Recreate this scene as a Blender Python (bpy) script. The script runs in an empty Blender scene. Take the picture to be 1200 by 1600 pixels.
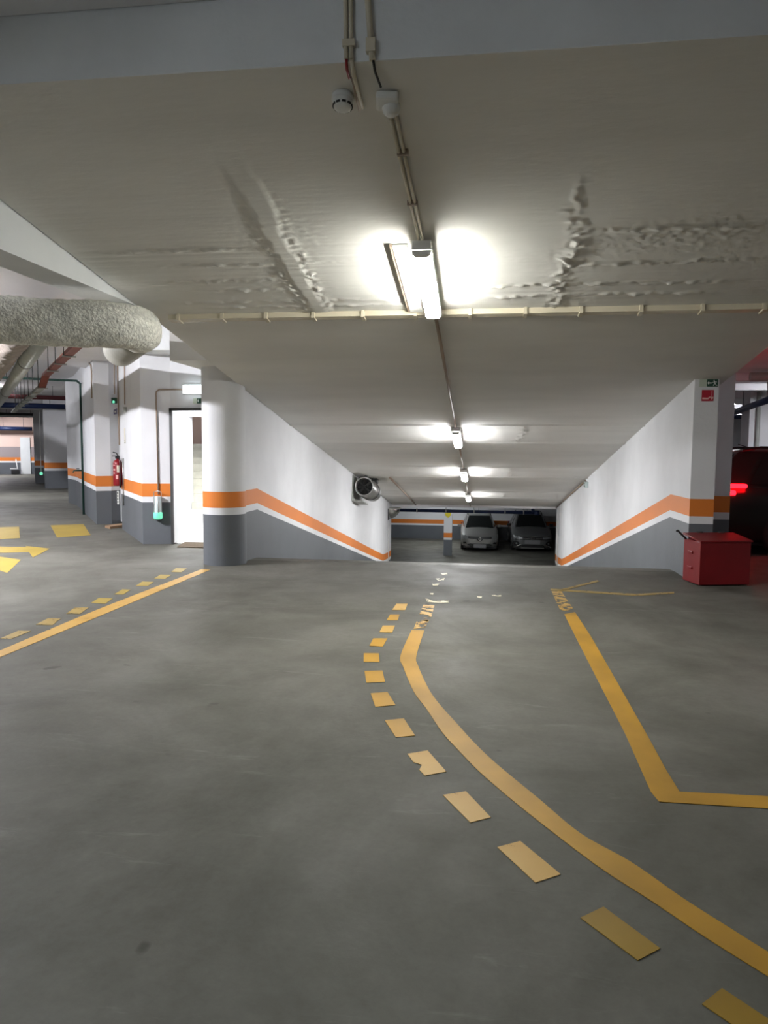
import bpy, bmesh, math, random
from mathutils import Vector, Matrix, noise
import numpy as np
random.seed(7)
PI = math.pi
col = bpy.context.scene.collection
scene = bpy.context.scene

# ------------------------------------------------------------------ camera, world, exposure
FPX, EYE = 1150.0, 1.5
YAW, PITCH, ROLL = math.radians(7.75), math.radians(4.8), math.radians(0.4)
fw = np.array([-math.sin(YAW)*math.cos(PITCH), math.cos(YAW)*math.cos(PITCH), -math.sin(PITCH)])
_r0 = np.array([math.cos(YAW), math.sin(YAW), 0.0]); _u0 = np.cross(_r0, fw)
RV = math.cos(ROLL)*_r0 + math.sin(ROLL)*_u0
UV = -math.sin(ROLL)*_r0 + math.cos(ROLL)*_u0
CAM = np.array([0, 0, EYE])
cd = bpy.data.cameras.new('camera'); cam = bpy.data.objects.new('camera', cd); col.objects.link(cam)
cd.sensor_fit = 'VERTICAL'; cd.sensor_height = 36.0; cd.lens = FPX*36.0/1600.0
cd.clip_start = 0.05; cd.clip_end = 200
M3 = Matrix(((RV[0], UV[0], -fw[0]), (RV[1], UV[1], -fw[1]), (RV[2], UV[2], -fw[2])))
cam.matrix_world = Matrix.Translation(Vector(CAM)) @ M3.to_4x4()
scene.camera = cam
w = bpy.data.worlds.new('world'); scene.world = w; w.use_nodes = True
w.node_tree.nodes['Background'].inputs[0].default_value = (0.55, 0.6, 0.7, 1)
w.node_tree.nodes['Background'].inputs[1].default_value = 0.03
vs = scene.view_settings
vs.view_transform = 'Standard'; vs.look = 'None'; vs.gamma = 1.0; vs.exposure = 2.2
try: vs.use_curve_mapping = False
except Exception: pass
LAMP = 38.0            # radiance of a lit tube diffuser on the ramp
LAMP_COR = 115.0        # corridor fittings
LAMP_BACK = 22.0       # fittings over the aisle behind the camera
LAMP_SIDE = 32.0
LAMP_STAIR = 50.0
LAMP_NEAR = 270.0
LAMP_LOW_FILL = 24.0  # added fill lamps hidden on the lower level
LAMP_RAMP = 47.0

# measuring helpers: a photo sighting turned into a point on a real plane
def ray(x, y): return fw + RV*(x-600)/FPX - UV*(y-800)/FPX
def on_z(x, y, z=0.0): d = ray(x, y); return Vector(CAM + d*(z-EYE)/d[2])
def on_y(x, y, Y): d = ray(x, y); return Vector(CAM + d*Y/d[1])
def on_x(x, y, X): d = ray(x, y); return Vector(CAM + d*X/d[0])
SL = 0.1675; Z0 = 3.862
def slab_z(Y): return Z0 - SL*Y
def on_slab(x, y, off=0.0):
    d = ray(x, y); n = np.array([0, SL, 1.0]); p = np.array([0, 0, Z0-off])
    return Vector(CAM + d*((p-CAM)@n)/(d@n))

# ------------------------------------------------------------------ materials
MATS = {}
def mat(name, color, rough=0.6, metal=0.0, emit=None, strength=0.0, spec=0.5, coat=0.0,
        var=0.0, vscale=3.0, bump=0.0, bscale=30.0, stretch=(1, 1, 1), color2=None):
    m = bpy.data.materials.new(name); m.use_nodes = True; MATS[name] = m
    nt = m.node_tree; b = nt.nodes['Principled BSDF']
    b.inputs['Base Color'].default_value = (*color, 1)
    b.inputs['Roughness'].default_value = rough; b.inputs['Metallic'].default_value = metal
    b.inputs['Specular IOR Level'].default_value = spec
    b.inputs['Coat Weight'].default_value = coat
    if emit:
        b.inputs['Emission Color'].default_value = (*emit, 1); b.inputs['Emission Strength'].default_value = strength
    if var or bump:
        tc = nt.nodes.new('ShaderNodeTexCoord'); mp = nt.nodes.new('ShaderNodeMapping')
        mp.inputs['Scale'].default_value = stretch
        nt.links.new(tc.outputs['Object'], mp.inputs[0])
    if var:
        n = nt.nodes.new('ShaderNodeTexNoise'); n.inputs['Scale'].default_value = vscale; n.inputs['Detail'].default_value = 6
        nt.links.new(mp.outputs[0], n.inputs[0])
        r = nt.nodes.new('ShaderNodeValToRGB'); nt.links.new(n.outputs[0], r.inputs[0])
        c2 = color2 or tuple(c*(1-var) for c in color)
        r.color_ramp.elements[0].position = 0.32; r.color_ramp.elements[0].color = (*c2, 1)
        r.color_ramp.elements[1].position = 0.62; r.color_ramp.elements[1].color = (*color, 1)
        nt.links.new(r.outputs[0], b.inputs['Base Color'])
    if bump:
        n2 = nt.nodes.new('ShaderNodeTexNoise'); n2.inputs['Scale'].default_value = bscale; n2.inputs['Detail'].default_value = 5
        nt.links.new(mp.outputs[0], n2.inputs[0])
        bm_ = nt.nodes.new('ShaderNodeBump'); bm_.inputs['Strength'].default_value = bump; bm_.inputs['Distance'].default_value = 0.02
        nt.links.new(n2.outputs[0], bm_.inputs['Height']); nt.links.new(bm_.outputs[0], b.inputs['Normal'])
    return m

mat('wall_white', (0.765, 0.768, 0.79), 0.75, var=0.07, vscale=1.6, bump=0.12, bscale=22)
mat('wall_orange', (0.72, 0.205, 0.025), 0.6, var=0.05, vscale=2)
mat('wall_grey', (0.118, 0.128, 0.142), 0.55, var=0.10, vscale=2.0, bump=0.06)
mat('ceiling_paint', (0.77, 0.755, 0.715), 0.8, var=0.09, vscale=1.1, bump=0.10, bscale=14, stretch=(0.6, 1.6, 1))
mat('beam_paint', (0.80, 0.82, 0.83), 0.8, var=0.08, vscale=2.0, bump=0.15, bscale=16)
mat('ceiling_flat', (0.86, 0.85, 0.87), 0.8, var=0.06, vscale=1.0, bump=0.1, bscale=8)
mat('pvc_cream', (0.62, 0.56, 0.43), 0.4)
mat('pvc_brown', (0.33, 0.25, 0.19), 0.45)
mat('pvc_white', (0.75, 0.75, 0.72), 0.4)
mat('steel', (0.55, 0.55, 0.54), 0.32, metal=0.9, var=0.2, vscale=12)
mat('steel_dark', (0.06, 0.06, 0.06), 0.5, metal=0.4)
mat('chrome', (0.85, 0.85, 0.87), 0.12, metal=1.0)
mat('duct_insulation', (0.88, 0.87, 0.79), 0.95, var=0.3, vscale=26, bump=0.9, bscale=45)
mat('duct_smooth', (0.40, 0.39, 0.34), 0.7, var=0.15, vscale=6)
mat('duct_brown', (0.26, 0.22, 0.19), 0.9, var=0.3, vscale=14, bump=0.5, bscale=30)
mat('duct_grey', (0.36, 0.37, 0.34), 0.5, var=0.15, vscale=5)
mat('black', (0.012, 0.012, 0.013), 0.45)
mat('rubber', (0.02, 0.02, 0.02), 0.8)
mat('navy', (0.012, 0.025, 0.085), 0.4)
mat('pipe_green', (0.01, 0.045, 0.035), 0.4)
mat('pipe_maroon', (0.09, 0.012, 0.014), 0.45)
mat('tray_red', (0.20, 0.05, 0.035), 0.55, var=0.2, vscale=10)
mat('red_paint', (0.24, 0.004, 0.010), 0.38)
mat('red_sand', (0.20, 0.002, 0.005), 0.42, var=0.15, vscale=4)
mat('sign_red', (0.42, 0.012, 0.03), 0.5)
mat('sign_green', (0.012, 0.06, 0.035), 0.5)
mat('sign_white', (0.75, 0.78, 0.74), 0.5)
mat('sign_pale', (0.55, 0.60, 0.50), 0.5)
mat('sign_violet', (0.20, 0.20, 0.33), 0.5)
mat('sign_yellow', (0.75, 0.62, 0.02), 0.5)
mat('label_beige', (0.72, 0.68, 0.55), 0.6)
mat('label_pink', (0.75, 0.45, 0.42), 0.6)
mat('glow_green', (0.1, 0.5, 0.35), 0.4, emit=(0.25, 1.0, 0.62), strength=0.16)
mat('glow_exit', (0.9, 0.95, 0.95), 0.4, emit=(0.85, 0.97, 1.0), strength=1.3)
mat('clear_plastic', (0.62, 0.72, 0.72), 0.15)
mat('door_white', (0.80, 0.82, 0.82), 0.5, var=0.05)
mat('tile_white', (0.80, 0.79, 0.76), 0.35, var=0.12, vscale=5)
mat('stair_stone', (0.70, 0.68, 0.58), 0.45, var=0.1, vscale=8)
mat('wall_pink', (0.78, 0.58, 0.50), 0.7)
mat('wall_mauve', (0.32, 0.27, 0.27), 0.7)
mat('mat_brown', (0.12, 0.085, 0.05), 0.95, var=0.3, vscale=60, bump=0.6, bscale=120)
mat('wood', (0.38, 0.24, 0.14), 0.7, var=0.25, vscale=8, stretch=(1, 8, 8))
mat('glass_dark', (0.008, 0.010, 0.010), 0.08, spec=0.6)
mat('lens', (0.45, 0.47, 0.48), 0.15, metal=0.6)
mat('plate_grey', (0.26, 0.26, 0.27), 0.6)
mat('paint_silver', (0.31, 0.31, 0.30), 0.36, metal=0.55, coat=0.5)
mat('paint_graphite', (0.19, 0.195, 0.20), 0.36, metal=0.55, coat=0.5)
mat('paint_white', (0.7, 0.7, 0.68), 0.3, coat=0.6)
mat('paint_black', (0.010, 0.008, 0.008), 0.3, coat=0.35)
mat('tail_red', (0.5, 0.0, 0.01), 0.3, emit=(1.0, 0.003, 0.006), strength=4.0)
mat('tube_ramp', (0.9, 0.9, 0.9), 0.4, emit=(1.0, 1.0, 0.93), strength=LAMP)
mat('tube_corridor', (0.9, 0.9, 0.9), 0.4, emit=(0.93, 0.94, 1.0), strength=LAMP_COR)
mat('tube_down', (0.9, 0.9, 0.9), 0.4, emit=(0.98, 0.99, 1.0), strength=LAMP_RAMP)
mat('tube_near', (0.9, 0.9, 0.9), 0.4, emit=(0.95, 0.95, 1.0), strength=LAMP_NEAR)
mat('tube_back', (0.9, 0.9, 0.9), 0.4, emit=(0.86, 0.94, 1.0), strength=LAMP_BACK)
mat('tube_side', (0.9, 0.9, 0.9), 0.4, emit=(0.93, 0.95, 1.0), strength=LAMP_SIDE)
mat('tube_low_fill', (0.9, 0.9, 0.9), 0.4, emit=(0.93, 0.98, 1.0), strength=LAMP_LOW_FILL)
mat('tube_stair', (0.9, 0.9, 0.9), 0.4, emit=(0.97, 1.0, 1.0), strength=LAMP_STAIR)

def floor_material():
    m = bpy.data.materials.new('floor_concrete'); m.use_nodes = True; MATS['floor_concrete'] = m
    nt = m.node_tree; b = nt.nodes['Principled BSDF']; L = nt.links.new
    tc = nt.nodes.new('ShaderNodeTexCoord')
    def nz(scale, detail=5, rough=0.6, st=(1, 1, 1), dist=0.0):
        mp = nt.nodes.new('ShaderNodeMapping'); mp.inputs['Scale'].default_value = st; L(tc.outputs['Object'], mp.inputs[0])
        n = nt.nodes.new('ShaderNodeTexNoise'); n.inputs['Scale'].default_value = scale; n.inputs['Detail'].default_value = detail
        n.inputs['Roughness'].default_value = rough; n.inputs['Distortion'].default_value = dist
        L(mp.outputs[0], n.inputs[0]); return n
    def ramp(n, p0, c0, p1, c1):
        r = nt.nodes.new('ShaderNodeValToRGB'); L(n.outputs[0], r.inputs[0])
        r.color_ramp.elements[0].position = p0; r.color_ramp.elements[0].color = (*c0, 1)
        r.color_ramp.elements[1].position = p1; r.color_ramp.elements[1].color = (*c1, 1); return r
    def mix(kind, fac, a, b_):
        x = nt.nodes.new('ShaderNodeMixRGB'); x.blend_type = kind; x.inputs[0].default_value = fac
        L(a.outputs[0], x.inputs[1]); L(b_.outputs[0], x.inputs[2]); return x
    base = ramp(nz(0.7, 8, 0.65, dist=0.6), 0.30, (0.084, 0.082, 0.068), 0.70, (0.172, 0.168, 0.147))
    blot = ramp(nz(2.3, 6, 0.7), 0.30, (0.80, 0.79, 0.76), 0.60, (1, 1, 1))
    fine = ramp(nz(28, 4, 0.7), 0.30, (0.88, 0.88, 0.87), 0.6, (1, 1, 1))
    scuff = ramp(nz(1.3, 7, 0.75, st=(0.5, 3.0, 1), dist=1.2), 0.60, (0, 0, 0), 0.78, (0.10, 0.10, 0.095))
    spots = ramp(nz(4.3, 2, 0.4), 0.735, (1, 1, 1), 0.77, (0.5, 0.5, 0.48))
    x = mix('MULTIPLY', 0.8, base, blot); x = mix('MULTIPLY', 0.7, x, fine); x = mix('ADD', 0.8, x, scuff); x = mix('MULTIPLY', 0.8, x, spots)
    L(x.outputs[0], b.inputs['Base Color'])
    rr = ramp(nz(1.7, 6), 0.3, (0.55,)*3, 0.7, (0.75,)*3); L(rr.outputs[0], b.inputs['Roughness'])
    bp = nt.nodes.new('ShaderNodeBump'); bp.inputs['Strength'].default_value = 0.12; bp.inputs['Distance'].default_value = 0.01
    L(nz(40, 4).outputs[0], bp.inputs['Height']); L(bp.outputs[0], b.inputs['Normal'])
    b.inputs['Specular IOR Level'].default_value = 0.15
floor_material()

def paint_material(name, color, color2, wear, wscale=9.0):
    m = bpy.data.materials.new(name); m.use_nodes = True; MATS[name] = m
    nt = m.node_tree; b = nt.nodes['Principled BSDF']; L = nt.links.new
    tc = nt.nodes.new('ShaderNodeTexCoord')
    n = nt.nodes.new('ShaderNodeTexNoise'); n.inputs['Scale'].default_value = 1.6; n.inputs['Detail'].default_value = 6
    L(tc.outputs['Object'], n.inputs[0])
    r = nt.nodes.new('ShaderNodeValToRGB'); L(n.outputs[0], r.inputs[0])
    r.color_ramp.elements[0].position = 0.35; r.color_ramp.elements[0].color = (*color2, 1)
    r.color_ramp.elements[1].position = 0.62; r.color_ramp.elements[1].color = (*color, 1)
    L(r.outputs[0], b.inputs['Base Color']); b.inputs['Roughness'].default_value = 0.55
    n2 = nt.nodes.new('ShaderNodeTexNoise'); n2.inputs['Scale'].default_value = wscale; n2.inputs['Detail'].default_value = 8; n2.inputs['Roughness'].default_value = 0.65
    L(tc.outputs['Object'], n2.inputs[0])
    r2 = nt.nodes.new('ShaderNodeValToRGB'); L(n2.outputs[0], r2.inputs[0])
    r2.color_ramp.elements[0].position = wear; r2.color_ramp.elements[0].color = (0, 0, 0, 1)
    r2.color_ramp.elements[1].position = wear+0.02; r2.color_ramp.elements[1].color = (1, 1, 1, 1)
    L(r2.outputs[0], b.inputs['Alpha'])
paint_material('yellow_paint', (0.43, 0.225, 0.009), (0.29, 0.15, 0.004), 0.28)
paint_material('yellow_underlit', (0.28, 0.165, 0.004), (0.23, 0.13, 0.003), 0.27)  # darker copy of the yellow, dim foreground light put into the colour
paint_material('yellow_worn', (0.52, 0.31, 0.065), (0.44, 0.24, 0.03), 0.37)
paint_material('yellow_flaky', (0.55, 0.34, 0.09), (0.48, 0.28, 0.05), 0.48, 11)
paint_material('yellow_faint', (0.34, 0.23, 0.05), (0.30, 0.20, 0.045), 0.41, 10)
paint_material('yellow_dull', (0.36, 0.25, 0.03), (0.29, 0.20, 0.022), 0.30)
paint_material('white_worn', (0.78, 0.72, 0.52), (0.7, 0.62, 0.40), 0.47, 13)

# ------------------------------------------------------------------ mesh helpers
def new_bm(): return bmesh.new()
def add_box(bm, x0, x1, y0, y1, z0, z1, mi=0, rot=None, at=None):
    vs_ = [bm.verts.new((x, y, z)) for z in (z0, z1) for y in (y0, y1) for x in (x0, x1)]
    for f in ((0, 2, 3, 1), (4, 5, 7, 6), (0, 1, 5, 4), (2, 6, 7, 3), (0, 4, 6, 2), (1, 3, 7, 5)):
        fc = bm.faces.new([vs_[i] for i in f]); fc.material_index = mi
    if rot is not None: bmesh.ops.rotate(bm, verts=vs_, cent=(0, 0, 0), matrix=rot)
    if at is not None: bmesh.ops.translate(bm, verts=vs_, vec=at)
    return vs_
def add_tube(bm, pts, r, n=10, mi=0, caps=True):
    pts = [Vector(p) for p in pts]; rings = []
    prev = None
    for i, p in enumerate(pts):
        t = ((pts[i+1]-p) if i == 0 else (p-pts[i-1]) if i == len(pts)-1 else ((pts[i+1]-p).normalized()+(p-pts[i-1]).normalized())).normalized()
        if prev is None:
            a = Vector((0, 0, 1)) if abs(t.z) < 0.9 else Vector((1, 0, 0))
            u = t.cross(a).normalized()
        else:
            u = (prev - t*prev.dot(t)).normalized()
        prev = u; v = t.cross(u)
        rr = r[i] if isinstance(r, (list, tuple)) else r
        rings.append([bm.verts.new(p + u*math.cos(2*PI*k/n)*rr + v*math.sin(2*PI*k/n)*rr) for k in range(n)])
    for a, b in zip(rings, rings[1:]):
        for k in range(n):
            f = bm.faces.new((a[k], a[(k+1) % n], b[(k+1) % n], b[k])); f.smooth = True; f.material_index = mi
    if caps:
        f = bm.faces.new(list(reversed(rings[0]))); f.material_index = mi
        f = bm.faces.new(rings[-1]); f.material_index = mi
def add_lathe(bm, prof, n=24, mi=0, axis='Z', at=(0, 0, 0), rot=None):
    rings = []
    allv = []
    for (r, h) in prof:
        if r < 1e-6:
            v = bm.verts.new((0, 0, h)); rings.append([v]); allv.append(v)
        else:
            ring = [bm.verts.new((r*math.cos(2*PI*k/n), r*math.sin(2*PI*k/n), h)) for k in range(n)]
            rings.append(ring); allv += ring
    for a, b in zip(rings, rings[1:]):
        for k in range(n):
            k2 = (k+1) % n
            if len(a) == 1 and len(b) == 1: continue
            q = [a[0], b[k2], b[k]] if len(a) == 1 else [a[k], a[k2], b[0]] if len(b) == 1 else [a[k], a[k2], b[k2], b[k]]
            f = bm.faces.new(q); f.smooth = True; f.material_index = mi
    if axis == 'Y': bmesh.ops.rotate(bm, verts=allv, cent=(0, 0, 0), matrix=Matrix.Rotation(-PI/2, 3, 'X'))
    if axis == 'X': bmesh.ops.rotate(bm, verts=allv, cent=(0, 0, 0), matrix=Matrix.Rotation(PI/2, 3, 'Y'))
    if rot is not None: bmesh.ops.rotate(bm, verts=allv, cent=(0, 0, 0), matrix=rot)
    bmesh.ops.translate(bm, verts=allv, vec=at)
    return allv
def add_prism(bm, pts, ext, mi=0):
    """polygon pts (3-D) extruded by the vector ext"""
    a = [bm.verts.new(p) for p in pts]; e = Vector(ext)
    b = [bm.verts.new(Vector(p)+e) for p in pts]
    n = len(a)
    f = bm.faces.new(a); f.material_index = mi
    f = bm.faces.new(list(reversed(b))); f.material_index = mi
    for k in range(n):
        f = bm.faces.new((a[k], b[k], b[(k+1) % n], a[(k+1) % n])); f.material_index = mi
def obj(name, bm, mats, parent=None, bevel=0.0):
    bmesh.ops.recalc_face_normals(bm, faces=bm.faces)
    me = bpy.data.meshes.new(name); bm.to_mesh(me); bm.free()
    for m in ([mats] if isinstance(mats, str) else mats): me.materials.append(MATS[m])
    o = bpy.data.objects.new(name, me); col.objects.link(o)
    if parent is not None: o.parent = parent
    if bevel:
        bv = o.modifiers.new('bevel', 'BEVEL'); bv.width = bevel; bv.segments = 2; bv.limit_method = 'ANGLE'
    return o
def thing(name, label, cat, loc=(0, 0, 0), rotz=0.0, group=None, rot=None):
    o = bpy.data.objects.new(name, None); col.objects.link(o); o.empty_display_size = 0.1
    o.location = loc; o.rotation_euler = rot if rot else (0, 0, rotz)
    o['label'] = label; o['category'] = cat
    if group: o['group'] = group
    return o
def tag(o, label, cat, group=None, kind=None):
    o['label'] = label; o['category'] = cat
    if group: o['group'] = group
    if kind: o['kind'] = kind
    return o
def struct(name, bm, mats):
    o = obj(name, bm, mats); o['kind'] = 'structure'; return o
def origin_to(o, loc):
    """move a mesh object's origin to loc without moving its shape"""
    loc = Vector(loc); o.data.transform(Matrix.Translation(-loc)); o.location = loc; return o

BANDS = (0.66, 0.75, 0.955)
def banded(bm, pts, closed=False):
    """pts: (x, y, floor_z, line_z, top_z); wall skin with grey / white / orange / white bands. slots 0 white 1 orange 2 grey"""
    cols = []
    for (x, y, fz, lz, tz) in pts:
        zs = [fz, lz+BANDS[0], lz+BANDS[1], lz+BANDS[2], tz]
        cols.append([bm.verts.new((x, y, z)) for z in zs])
    n = len(cols)
    for i in range(n if closed else n-1):
        a, b = cols[i], cols[(i+1) % n]
        for k, mi in enumerate((2, 0, 1, 0)):
            f = bm.faces.new((a[k], b[k], b[k+1], a[k+1])); f.material_index = mi
    return cols
WM = ['wall_white', 'wall_orange', 'wall_grey']

# ------------------------------------------------------------------ floor
XL, XR = -3.15, 2.40
LOWZ = -2.87
def ramp_z(Y):
    P = ((9.6, 0), (9.9, -0.015), (10.2, -0.06), (10.6, -0.135), (21.4, -2.42), (22.2, -2.57), (23.2, -2.72), (24.6, LOWZ), (40, LOWZ))
    if Y <= 9.6: return 0.0
    for (a, za), (b, zb) in zip(P, P[1:]):
        if Y <= b: return za + (zb-za)*(Y-a)/(b-a)
    return LOWZ
bm = new_bm()
def quad(bm, pts, mi=0):
    f = bm.faces.new([bm.verts.new(p) for p in pts]); f.material_index = mi; return f
quad(bm, [(-36, -12, 0), (12, -12, 0), (12, 9.6, 0), (-36, 9.6, 0)])
quad(bm, [(-36, 9.6, 0), (XL, 9.6, 0), (XL, 50, 0), (-36, 50, 0)])
quad(bm, [(XR, 9.6, 0), (12, 9.6, 0), (12, 34, 0), (XR, 34, 0)])
ys = [9.6, 9.75, 9.9, 10.05, 10.2, 10.4, 10.6, 11, 13, 15, 17, 19, 21, 21.4, 21.8, 22.2, 22.7, 23.2, 23.9, 24.6]
for a, b in zip(ys, ys[1:]):
    quad(bm, [(XL, a, ramp_z(a)), (XR, a, ramp_z(a)), (XR, b, ramp_z(b)), (XL, b, ramp_z(b))]).smooth = True
quad(bm, [(-14, 24.6, LOWZ), (10, 24.6, LOWZ), (10, 37, LOWZ), (-14, 37, LOWZ)])
bmesh.ops.remove_doubles(bm, verts=bm.verts, dist=0.0005)
struct('floor', bm, 'floor_concrete')

# ------------------------------------------------------------------ ramp walls
def line_z(Y):
    if Y <= 9.96: return 0.0
    P = ((9.96, 0), (10.12, -0.035), (21.5, -2.45), (23.0, -2.76), (24.4, LOWZ+0.0), (40, LOWZ))
    for (a, za), (b, zb) in zip(P, P[1:]):
        if Y <= b: return za + (zb-za)*(Y-a)/(b-a)
def ramp_wall(name, x0, x1, y0, y1):
    bm = new_bm(); ysx = [y for y in (y0, 9.96, 10.12, 13, 16, 19, 21.5, 23.0, 24.4, y1) if y0 <= y <= y1]
    A = [(x0, y, ramp_z(y)-0.08, line_z(y), slab_z(y)+0.10) for y in ysx]
    B = [(x1, y, ramp_z(y)-0.08, line_z(y), slab_z(y)+0.10) for y in reversed(ysx)]
    banded(bm, A+B, closed=True)
    struct(name, bm, WM)
ramp_wall('wall_left', XL, XL-0.22, 9.30, 25.0)
ramp_wall('wall_right', XR, XR+0.27, 9.05, 25.0)

# ------------------------------------------------------------------ ramp slab overhead (board marked, patched concrete), real relief under grazing lamps
def strip_mask(x, c, hw):
    return max(0.0, 1.0 - abs(x-c)/hw)
BANDS_Y = ((11.74, 13.2), (16.2, 17.75), (20.95, 22.45))
def relief(x, y):
    """height below (+) the slab plane in metres"""
    h = 0.0
    up = y < 6.66
    near = max(0.0, min(1.0, (y-4.3)/1.2)) * (1.0 if up else 0.25)
    # fine board lines running across
    pat = max(0.0, 0.45+noise.noise((x*0.55, y*0.8, 11)))
    ln = noise.noise((x*0.22, y*62, 3.1)) + 0.8*noise.noise((x*0.4, y*118, 7.7))
    h += 0.0048*near*pat*(ln - 0.5*abs(ln))
    h += 0.003*noise.noise((x*0.5, y*0.9, 0.5))
    instrip = 0.0
    # patched plaster strip
    c = -1.49 + 0.025*noise.noise((0, y*1.4, 2)) + (0.02 if y < 5 else -0.01)
    d = abs(x-c)
    if up and y > 4.15:
        top = max(0.0, min(1.0, (y-4.15)/0.7))
        hw = 0.085 + 0.02*noise.noise((1.3, y*3.0, 5)) + 0.02*noise.noise((2+(x > c), y*7.0, 5))
        q = max(0.0, min(1.0, (hw-d)/0.018)); h += 0.013*top*q
        instrip = q*top
        e = math.exp(-((d-hw-0.03)/0.03)**2) if d > hw-0.015 else 0.0
        cr = max(0, noise.noise((x*26, y*19, 9))+0.05) + 0.6*max(0, noise.noise((x*55, y*40, 5)))
        h += top*e*(0.034*cr*near - 0.002)
    # crusty seams
    for (cx, a, wd) in ((-1.5, 0.25, 0.07), (0.56, 1.0, 0.065)):
        cc = cx+0.09*noise.noise((cx, y*1.9, 4))+0.03*noise.noise((cx, y*8, 4))
        e = math.exp(-((x-cc)/wd)**2)
        g = near if up else max([0.8 if a0 < y < b0 else 0.0 for a0, b0 in BANDS_Y] + [0.10])
        h += (1-instrip)*a*e*g*(0.034*max(0, noise.noise((x*22, y*17, 21))+0.05)+0.014*max(0, noise.noise((x*50, y*38, 22))))
    # crusty smears along the boards
    if up:
        for (yy, amp, x0, x1) in ((5.35, 0.8, -3.0, -1.7), (5.62, 0.7, -2.7, -0.8), (5.93, 1.0, -2.8, -1.6), (6.12, 0.9, -2.4, -1.2), (6.38, 0.8, -2.9, 1.9), (6.16, 1.0, -0.2, 2.0), (5.78, 0.9, 0.5, 2.0), (5.25, 0.6, 0.5, 2.2), (6.5, 0.7, -2.6, -0.4)):
            if x0 < x < x1:
                fade = min(1, (x-x0)/0.3, (x1-x)/0.3)
                e = math.exp(-((y-yy-0.03*noise.noise((x*1.2, yy, 6)))/0.028)**2)
                h += (1-instrip)*fade*amp*e*(0.034*max(0, noise.noise((x*13, y*24, 31+yy))+0.05)+0.022*max(0, noise.noise((x*34, y*46, 3+yy))))
        blob = max(0, noise.noise((x*1.0, y*1.2, 41))-0.05)*near
        h += (1-instrip)*blob*(0.024*max(0, noise.noise((x*24, y*24, 51)))+0.022*max(0, noise.noise((x*52, y*44, 52))-0.10))
    # shallow formwork steps that bound the bays with the lamps further down
    for a0, b0 in BANDS_Y:
        for yy in (a0-0.03, b0+0.03):
            h += 0.018*math.exp(-((y-yy)/0.05)**2)
    return h
bm = new_bm()
XA, XB = -3.14, 2.76
nx = 300
xs = [XA + (XB-XA)*i/nx for i in range(nx+1)]
yrow = [3.488+0.05*i for i in range(14)]
y = yrow[-1]
while y < 6.68: y += 0.0165; yrow.append(y)
while y < 11.5: y += 0.06; yrow.append(y)
while y < 22.8: y += 0.035; yrow.append(y)
while y < 25.2: y += 0.12; yrow.append(y)
prev = None
for yy in yrow:
    row = [bm.verts.new((x, yy, slab_z(yy) - relief(x, yy))) for x in xs]
    if prev:
        for k in range(nx):
            bm.faces.new((prev[k], row[k], row[k+1], prev[k+1])).smooth = True
    prev = row
# the slab's sides and top
for X in (XA, XB):
    quad(bm, [(X, 3.488, slab_z(3.488)), (X, 25.2, slab_z(25.2)), (X, 25.2, slab_z(25.2)+0.32), (X, 3.488, slab_z(3.488)+0.32)])
quad(bm, [(XA, 25.2, slab_z(25.2)), (XB, 25.2, slab_z(25.2)), (XB, 25.2, slab_z(25.2)+0.32), (XA, 25.2, slab_z(25.2)+0.32)])
quad(bm, [(XA, 3.488, slab_z(3.488)+.32), (XB, 3.488, slab_z(3.488)+.32), (XB, 25.2, slab_z(25.2)+0.32), (XA, 25.2, slab_z(25.2)+0.32)])
bm.normal_update()
o = bpy.data.meshes.new('ceiling'); bm.to_mesh(o); bm.free(); o.materials.append(MATS['ceiling_paint'])
ceil = bpy.data.objects.new('ceiling', o); col.objects.link(ceil); ceil['kind'] = 'structure'

# cross beam over the aisle, side beams, flat ceilings
BY = 3.488; BZ = 3.267
bm = new_bm(); add_box(bm, -3.15, 2.76, BY, BY+0.25, slab_z(BY)-0.001, 3.90)
struct('ceiling_beam', bm, 'beam_paint')
for nm, xa, xb in (('ceiling_beam', -3.45, -3.15), ('ceiling_beam', XB, XB+0.30)):
    bm = new_bm(); add_box(bm, xa, xb, -12, 6.50, 2.7875, 3.9); struct(nm, bm, 'beam_paint')
bm = new_bm(); add_box(bm, -3.15, 2.76, -12, BY-0.005, 3.59, 3.8); struct('ceiling', bm, 'ceiling_flat')
bm = new_bm(); add_box(bm, -36, -3.15, -12, 50, 3.35, 3.6); struct('ceiling', bm, 'ceiling_flat')
bm = new_bm(); add_box(bm, 2.76, 12, -12, 34, 3.12, 3.5)
for yb in (16.0, 18.5, 21, 23.5, 26):
    add_box(bm, 2.8, 12, yb, yb+0.35, 2.97, 3.15)
struct('ceiling', bm, 'ceiling_flat')
bm = new_bm(); add_box(bm, -14, 10, 25.18, 37, -0.43, -0.2); struct('ceiling', bm, 'ceiling_flat')
# closing walls
bm = new_bm(); banded(bm, [(-14, 36.4, LOWZ, LOWZ, -0.4), (10, 36.4, LOWZ, LOWZ, -0.4)]); struct('wall_rear', bm, WM)
bm = new_bm(); banded(bm, [(-9.5, 37, LOWZ, LOWZ, -0.4), (-9.5, 24.6, LOWZ, LOWZ, -0.4), (XL-.2, 24.6, LOWZ, LOWZ, -0.4)]); struct('wall_side', bm, WM)
bm = new_bm(); banded(bm, [(XR+.27, 24.6, LOWZ, LOWZ, -0.4), (8, 24.6, LOWZ, LOWZ, -0.4), (8, 37, LOWZ, LOWZ, -0.4)]); struct('wall_side', bm, WM)
bm = new_bm(); banded(bm, [(-36, -11.5, 0, 0, 3.9), (12, -11.5, 0, 0, 3.9)]); struct('wall_back', bm, WM)
bm = new_bm(); banded(bm, [(11.5, -12, 0, 0, 3.2), (11.5, 34, 0, 0, 3.2)]); struct('wall_side', bm, WM)
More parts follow.
